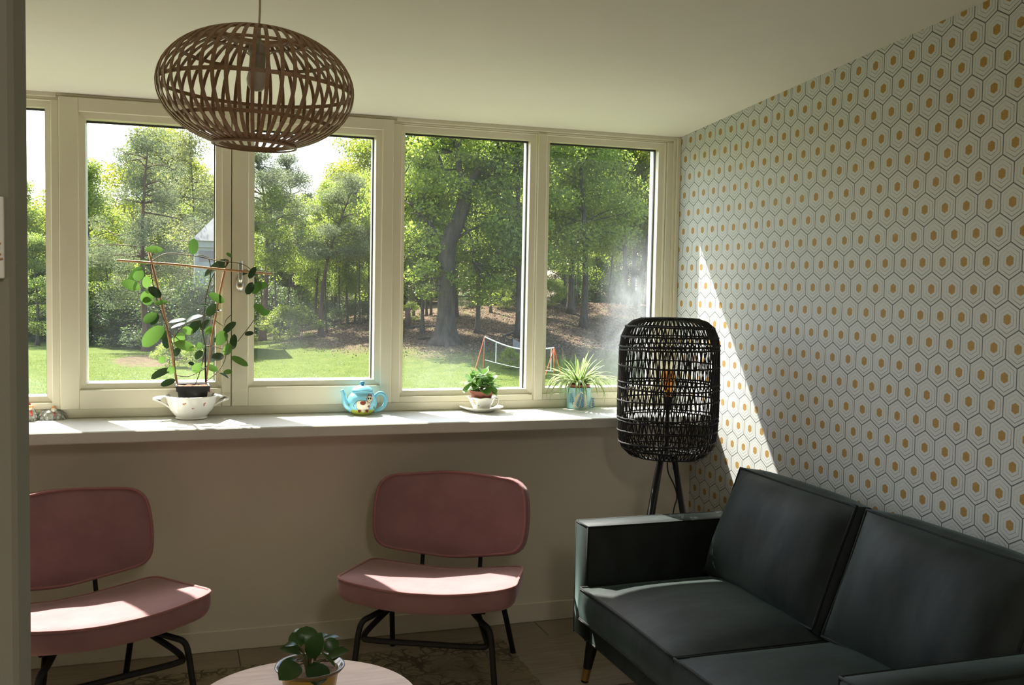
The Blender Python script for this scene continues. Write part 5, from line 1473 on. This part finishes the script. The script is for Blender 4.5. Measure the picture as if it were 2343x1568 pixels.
px_tree('shrub', 'shaded shrub in front of the reflected house', 470, 790, 632, 'shrubs at the wood edge', Y=31.5, name='shrub', cat='shrub', wide=.8)
px_tree('shrub', 'low shaded shrub beside the reflected house', 500, 790, 650, 'shrubs at the wood edge', Y=31.8, name='shrub', cat='shrub', wide=.8)
ORD = ('first second third fourth fifth sixth seventh eighth ninth tenth eleventh twelfth thirteenth fourteenth fifteenth sixteenth seventeenth eighteenth nineteenth twentieth '
       'twenty-first twenty-second twenty-third twenty-fourth twenty-fifth twenty-sixth twenty-seventh twenty-eighth twenty-ninth thirtieth thirty-first thirty-second thirty-third thirty-fourth thirty-fifth thirty-sixth thirty-seventh thirty-eighth thirty-ninth fortieth').split()
for k, px in enumerate(range(-30, 1570, 58)):
    px_tree(('oak_d', 'oak_b', 'oak_c')[k % 3], 'distant green tree in the far back row, %s from the left' % ORD[k], px + random.uniform(-15, 15), 730, (500 if px < 150 else 400 if px < 560 else 450 if px < 880 else 300) + random.uniform(0, 90), 'distant trees beyond the bank', Y=55 + random.uniform(-2, 5), wide=1.15)
for k, px in enumerate(range(-20, 1570, 46)):
    px_tree(('shrub_b', 'shrub_b', 'shrub')[k % 3], 'leafy undergrowth bush behind the trunks, %s from the left' % ORD[k], px + random.uniform(-12, 12), 730, 610 + random.uniform(-30, 25), 'undergrowth bushes behind the trunks', Y=44.5 + random.uniform(-2.5, 3), name='shrub', cat='shrub', wide=1.1)
THK = ('left of the oak', 'just right of the oak', 'beyond the ball net', 'right of the ball net', 'left of the narrow post', 'behind the narrow post', 'left in the right pane', 'left of the trunk pair', 'right of the trunk pair', 'left of the tall pine', 'right of the tall pine', 'at the right casement edge', 'at the left casement edge')
for k, (px, by, ty) in enumerate(((935, 752, 690), (1075, 748, 670), (1118, 750, 650), (1150, 748, 660), (1178, 746, 640), (1205, 742, 650), (1262, 720, 640), (1300, 716, 650), (1375, 708, 640), (690, 756, 700), (765, 752, 705), (830, 750, 690), (640, 764, 700))):
    px_tree(('shrub', 'shrub_b')[k % 3 == 0], 'low thicket bush at the foot of the trunks, ' + THK[k], px, by, ty, 'thicket bushes at the foot of the trunks', Y=35.5 + (k % 3), name='shrub', cat='shrub', wide=1.3)
# grass blades and fallen leaves
n = 110000
gx = rng.uniform(-7, 14, n); gy = 21.5 + 13 * rng.uniform(0, 1, n) ** 1.2
keep = (ground_z(gx, gy) < -0.62 + rng.normal(0, .12, n)) & (((gx + .2) / 1.4) ** 2 + ((gy - 31.5) / 2) ** 2 > 1)
gx, gy = gx[keep], gy[keep]; gz = ground_z(gx, gy); n = len(gx)
a = rng.uniform(0, 6.28, n); hgt = rng.uniform(.015, .038, n); w = .005
co = np.stack([np.stack([gx - w * np.cos(a), gy - w * np.sin(a), gz - .01], 1), np.stack([gx + w * np.cos(a), gy + w * np.sin(a), gz - .01], 1), np.stack([gx + rng.normal(0, .03, n), gy + rng.normal(0, .03, n), gz + hgt], 1)], 1).reshape(-1, 3)
o = bpy.data.objects.new('grass', fast_mesh('grass', co, np.arange(3 * n).reshape(n, 3), grassblade, True)); C.objects.link(o)
tag(o, 'short green grass blades on the lawn outside', 'grass', kind='stuff')
n = 42000
gx = rng.uniform(-1, 20, n); gy = rng.uniform(26.5, 37, n); keep = ground_z(gx, gy) > -0.55 + rng.normal(0, .09, n)
gx, gy = gx[keep], gy[keep]; n = len(gx); gz = ground_z(gx, gy) + .012
co, qd = leaf_cards(np.stack([gx, gy, gz], 1), .055, rng, 3.0, .7)
o = bpy.data.objects.new('leaf_litter', fast_mesh('leaf_litter', co, qd, litterm)); C.objects.link(o)
tag(o, 'brown fallen leaves covering the wooded bank', 'leaves', kind='stuff')

# ball net
na, nb_ = at(1109, 771, 25.2), at(1268, 796, 24.0)
fa, fb = ghit(1112, 872, 20), at(1265, 889, 24.0)
fa = np.array([na[0], na[1], ground_z(na[0], na[1])]); fb = np.array([nb_[0], nb_[1], ground_z(nb_[0], nb_[1])])
net = thing('ball_net', 'white ball net with orange guy ropes on the lawn', 'net', tuple((fa + fb) / 2))
no_ = tuple(net.location)
for f_, t_ in ((fa, na), (fb, nb_)):
    m = MB(); m.tube([f_ - np.array([0, 0, .02]), t_], .014, 8); m.build('pole', netgreen if f_ is fa else netorange, net, True, org=no_)
    for sx, sy in ((-.42, -.35), (.42 if f_ is fb else .12, .5)):
        g = np.array([f_[0] + sx, f_[1] + sy, ground_z(f_[0] + sx, f_[1] + sy)])
        m = MB(); m.tube([t_, g], .011, 6); m.build('guy_rope', netorange, net, org=no_)
def netpt(s, v):
    p = na + (nb_ - na) * s; b = fa + (fb - fa) * s
    topz = p[2] - .17 * math.sin(PI * s) ; botz = p[2] - .60 - .06 * math.sin(PI * s)
    return (p[0], p[1], topz + (botz - topz) * v)
m = MB(); m.tube([netpt(0, 0)] + [netpt(s, 0) for s in np.linspace(.05, 1, 20)], .017, 6, flat=1.0); m.build('top_tape', netwhite, net, org=no_)
m = MB(); m.tube([netpt(s, 1) for s in np.linspace(0, 1, 21)], .008, 5); m.build('bottom_cord', netwhite, net, org=no_)
for s in (.17, .96):
    m = MB(); m.tube([netpt(s, 0), netpt(s, 1)], .012, 5); m.build('side_tape', netwhite, net, org=no_)
m = MB()
for s in np.linspace(.02, .98, 40): m.tube([netpt(s, 0), netpt(s, 1)], .0016, 3, caps=False)
for v in np.linspace(.1, .9, 9): m.tube([netpt(s, v) for s in np.linspace(0.02, .98, 14)], .0016, 3, caps=False)
k_ = m.build('mesh', blackplastic, net, org=no_); k_['kind'] = 'stuff'

# picket fence on the crest, far right
fc = [at(x, 694, 38.5) for x in np.linspace(1410, 1620, 36)]
f0 = fc[0]; fz = [float(ground_z(p[0], p[1])) for p in fc]
fence = thing('picket_fence', 'dark wooden picket fence on the crest at right', 'fence', (f0[0], f0[1], fz[0]))
fo = tuple(fence.location)
for p, z in zip(fc, fz):
    m = MB(); m.box(p[0] - .035, p[0] + .035, p[1] - .012, p[1] + .012, z - .05, z + random.uniform(.52, .60)); m.build('picket', fencew, fence, org=fo)
for zz in (.15, .42):
    m = MB(); m.box(fc[0][0], fc[-1][0], f0[1] + .012, f0[1] + .04, fz[0] + zz, fz[0] + zz + .06); m.build('fence_rail', fencew, fence, org=fo)
# stump post and fallen branches
p = ghit(932, 748); m = MB(); m.tube([(0, 0, -.05), (.02, 0, .3), (.0, .02, .66)], [.11, .10, .085], 10)
o = m.build('tree_stump', pinebark, None, True); o.location = tuple(p); tag(o, 'short brown stump left of the oak', 'stump')
for (x0, y0, x1, y1, rr, lb) in ((690, 752, 835, 740, .05, 'fallen branch at the wood edge in the right casement'), (930, 752, 1000, 748, .045, 'fallen branch left of the oak'), (955, 778, 992, 776, .06, 'short log on the bank beside the oak'), (1180, 762, 1150, 772, .04, 'fallen branch beside the middle post')):
    a_, b_ = ghit(x0, y0), ghit(x1, y1); mid = (a_ + b_) / 2 + np.array([0, 0, .05])
    m = MB(); m.tube(smoothpath([a_ + [0, 0, .02], mid, b_ + [0, 0, .03]], 4), rr, 7)
    o = m.build('fallen_branch', barkm, None, True, org=tuple(a_)); o.location = tuple(a_); tag(o, lb, 'branch', 'fallen branches')
# a flat board leaning on the bank near the net
p = ghit(1183, 800); m = MB(); m.add([], []); m.box(-.16, .16, -.015, .015, 0, .4, bev=.006)
o = m.build('leaning_board', basic('grey_board', (.22, .19, .15), .8), None); o.location = (p[0], p[1], p[2] - .03); o.rotation_euler = (-.7, .5, .2); tag(o, 'pale board lying on the bank behind the net', 'board')

# house modelled among the trees, standing in for a reflection in the pane
hA = at(452, 700, 33.0)
hx0 = at(446, 560, 33)[0]; hx1 = hx0 + 1.6
gzh = float(ground_z(hx0, 33)) - .1
ztop = at(470, 553, 33)[2]; zr = at(470, 497, 33)[2]
house = thing('reflected_house', 'small white house with grey hipped roof, standing in for a pane reflection', 'house', ((hx0 + hx1) / 2, 33.8, gzh))
hg = tuple(house.location)
m = MB(); m.box(hx0, hx1, 33.0, 34.6, gzh, ztop - .08); wl_ = m.build('wall', housew, house, org=hg)
m = MB(); m.box(hx0 - .03, hx1 + .03, 32.9, 34.7, ztop - .18, ztop + .02); m.build('fascia', housew, house, org=hg)
m = MB(); m.add([(hx0 - .12, 32.8, ztop + .02), (hx1 + .12, 32.8, ztop + .02), (hx1 + .12, 34.8, ztop + .02), (hx0 - .12, 34.8, ztop + .02), (hx0 + .6, 33.8, zr + .05), (hx1 - .55, 33.8, zr + .05)],
                [(0, 1, 5, 4), (1, 2, 5), (2, 3, 4, 5), (3, 0, 4), (3, 2, 1, 0)]); m.build('roof', roofm, house, org=hg)
m = MB(); m.box(hx0 + .12, hx1 - .12, 32.985, 33.0, ztop - .62, ztop - .28); wf = m.build('window', darkglass, house, org=hg)
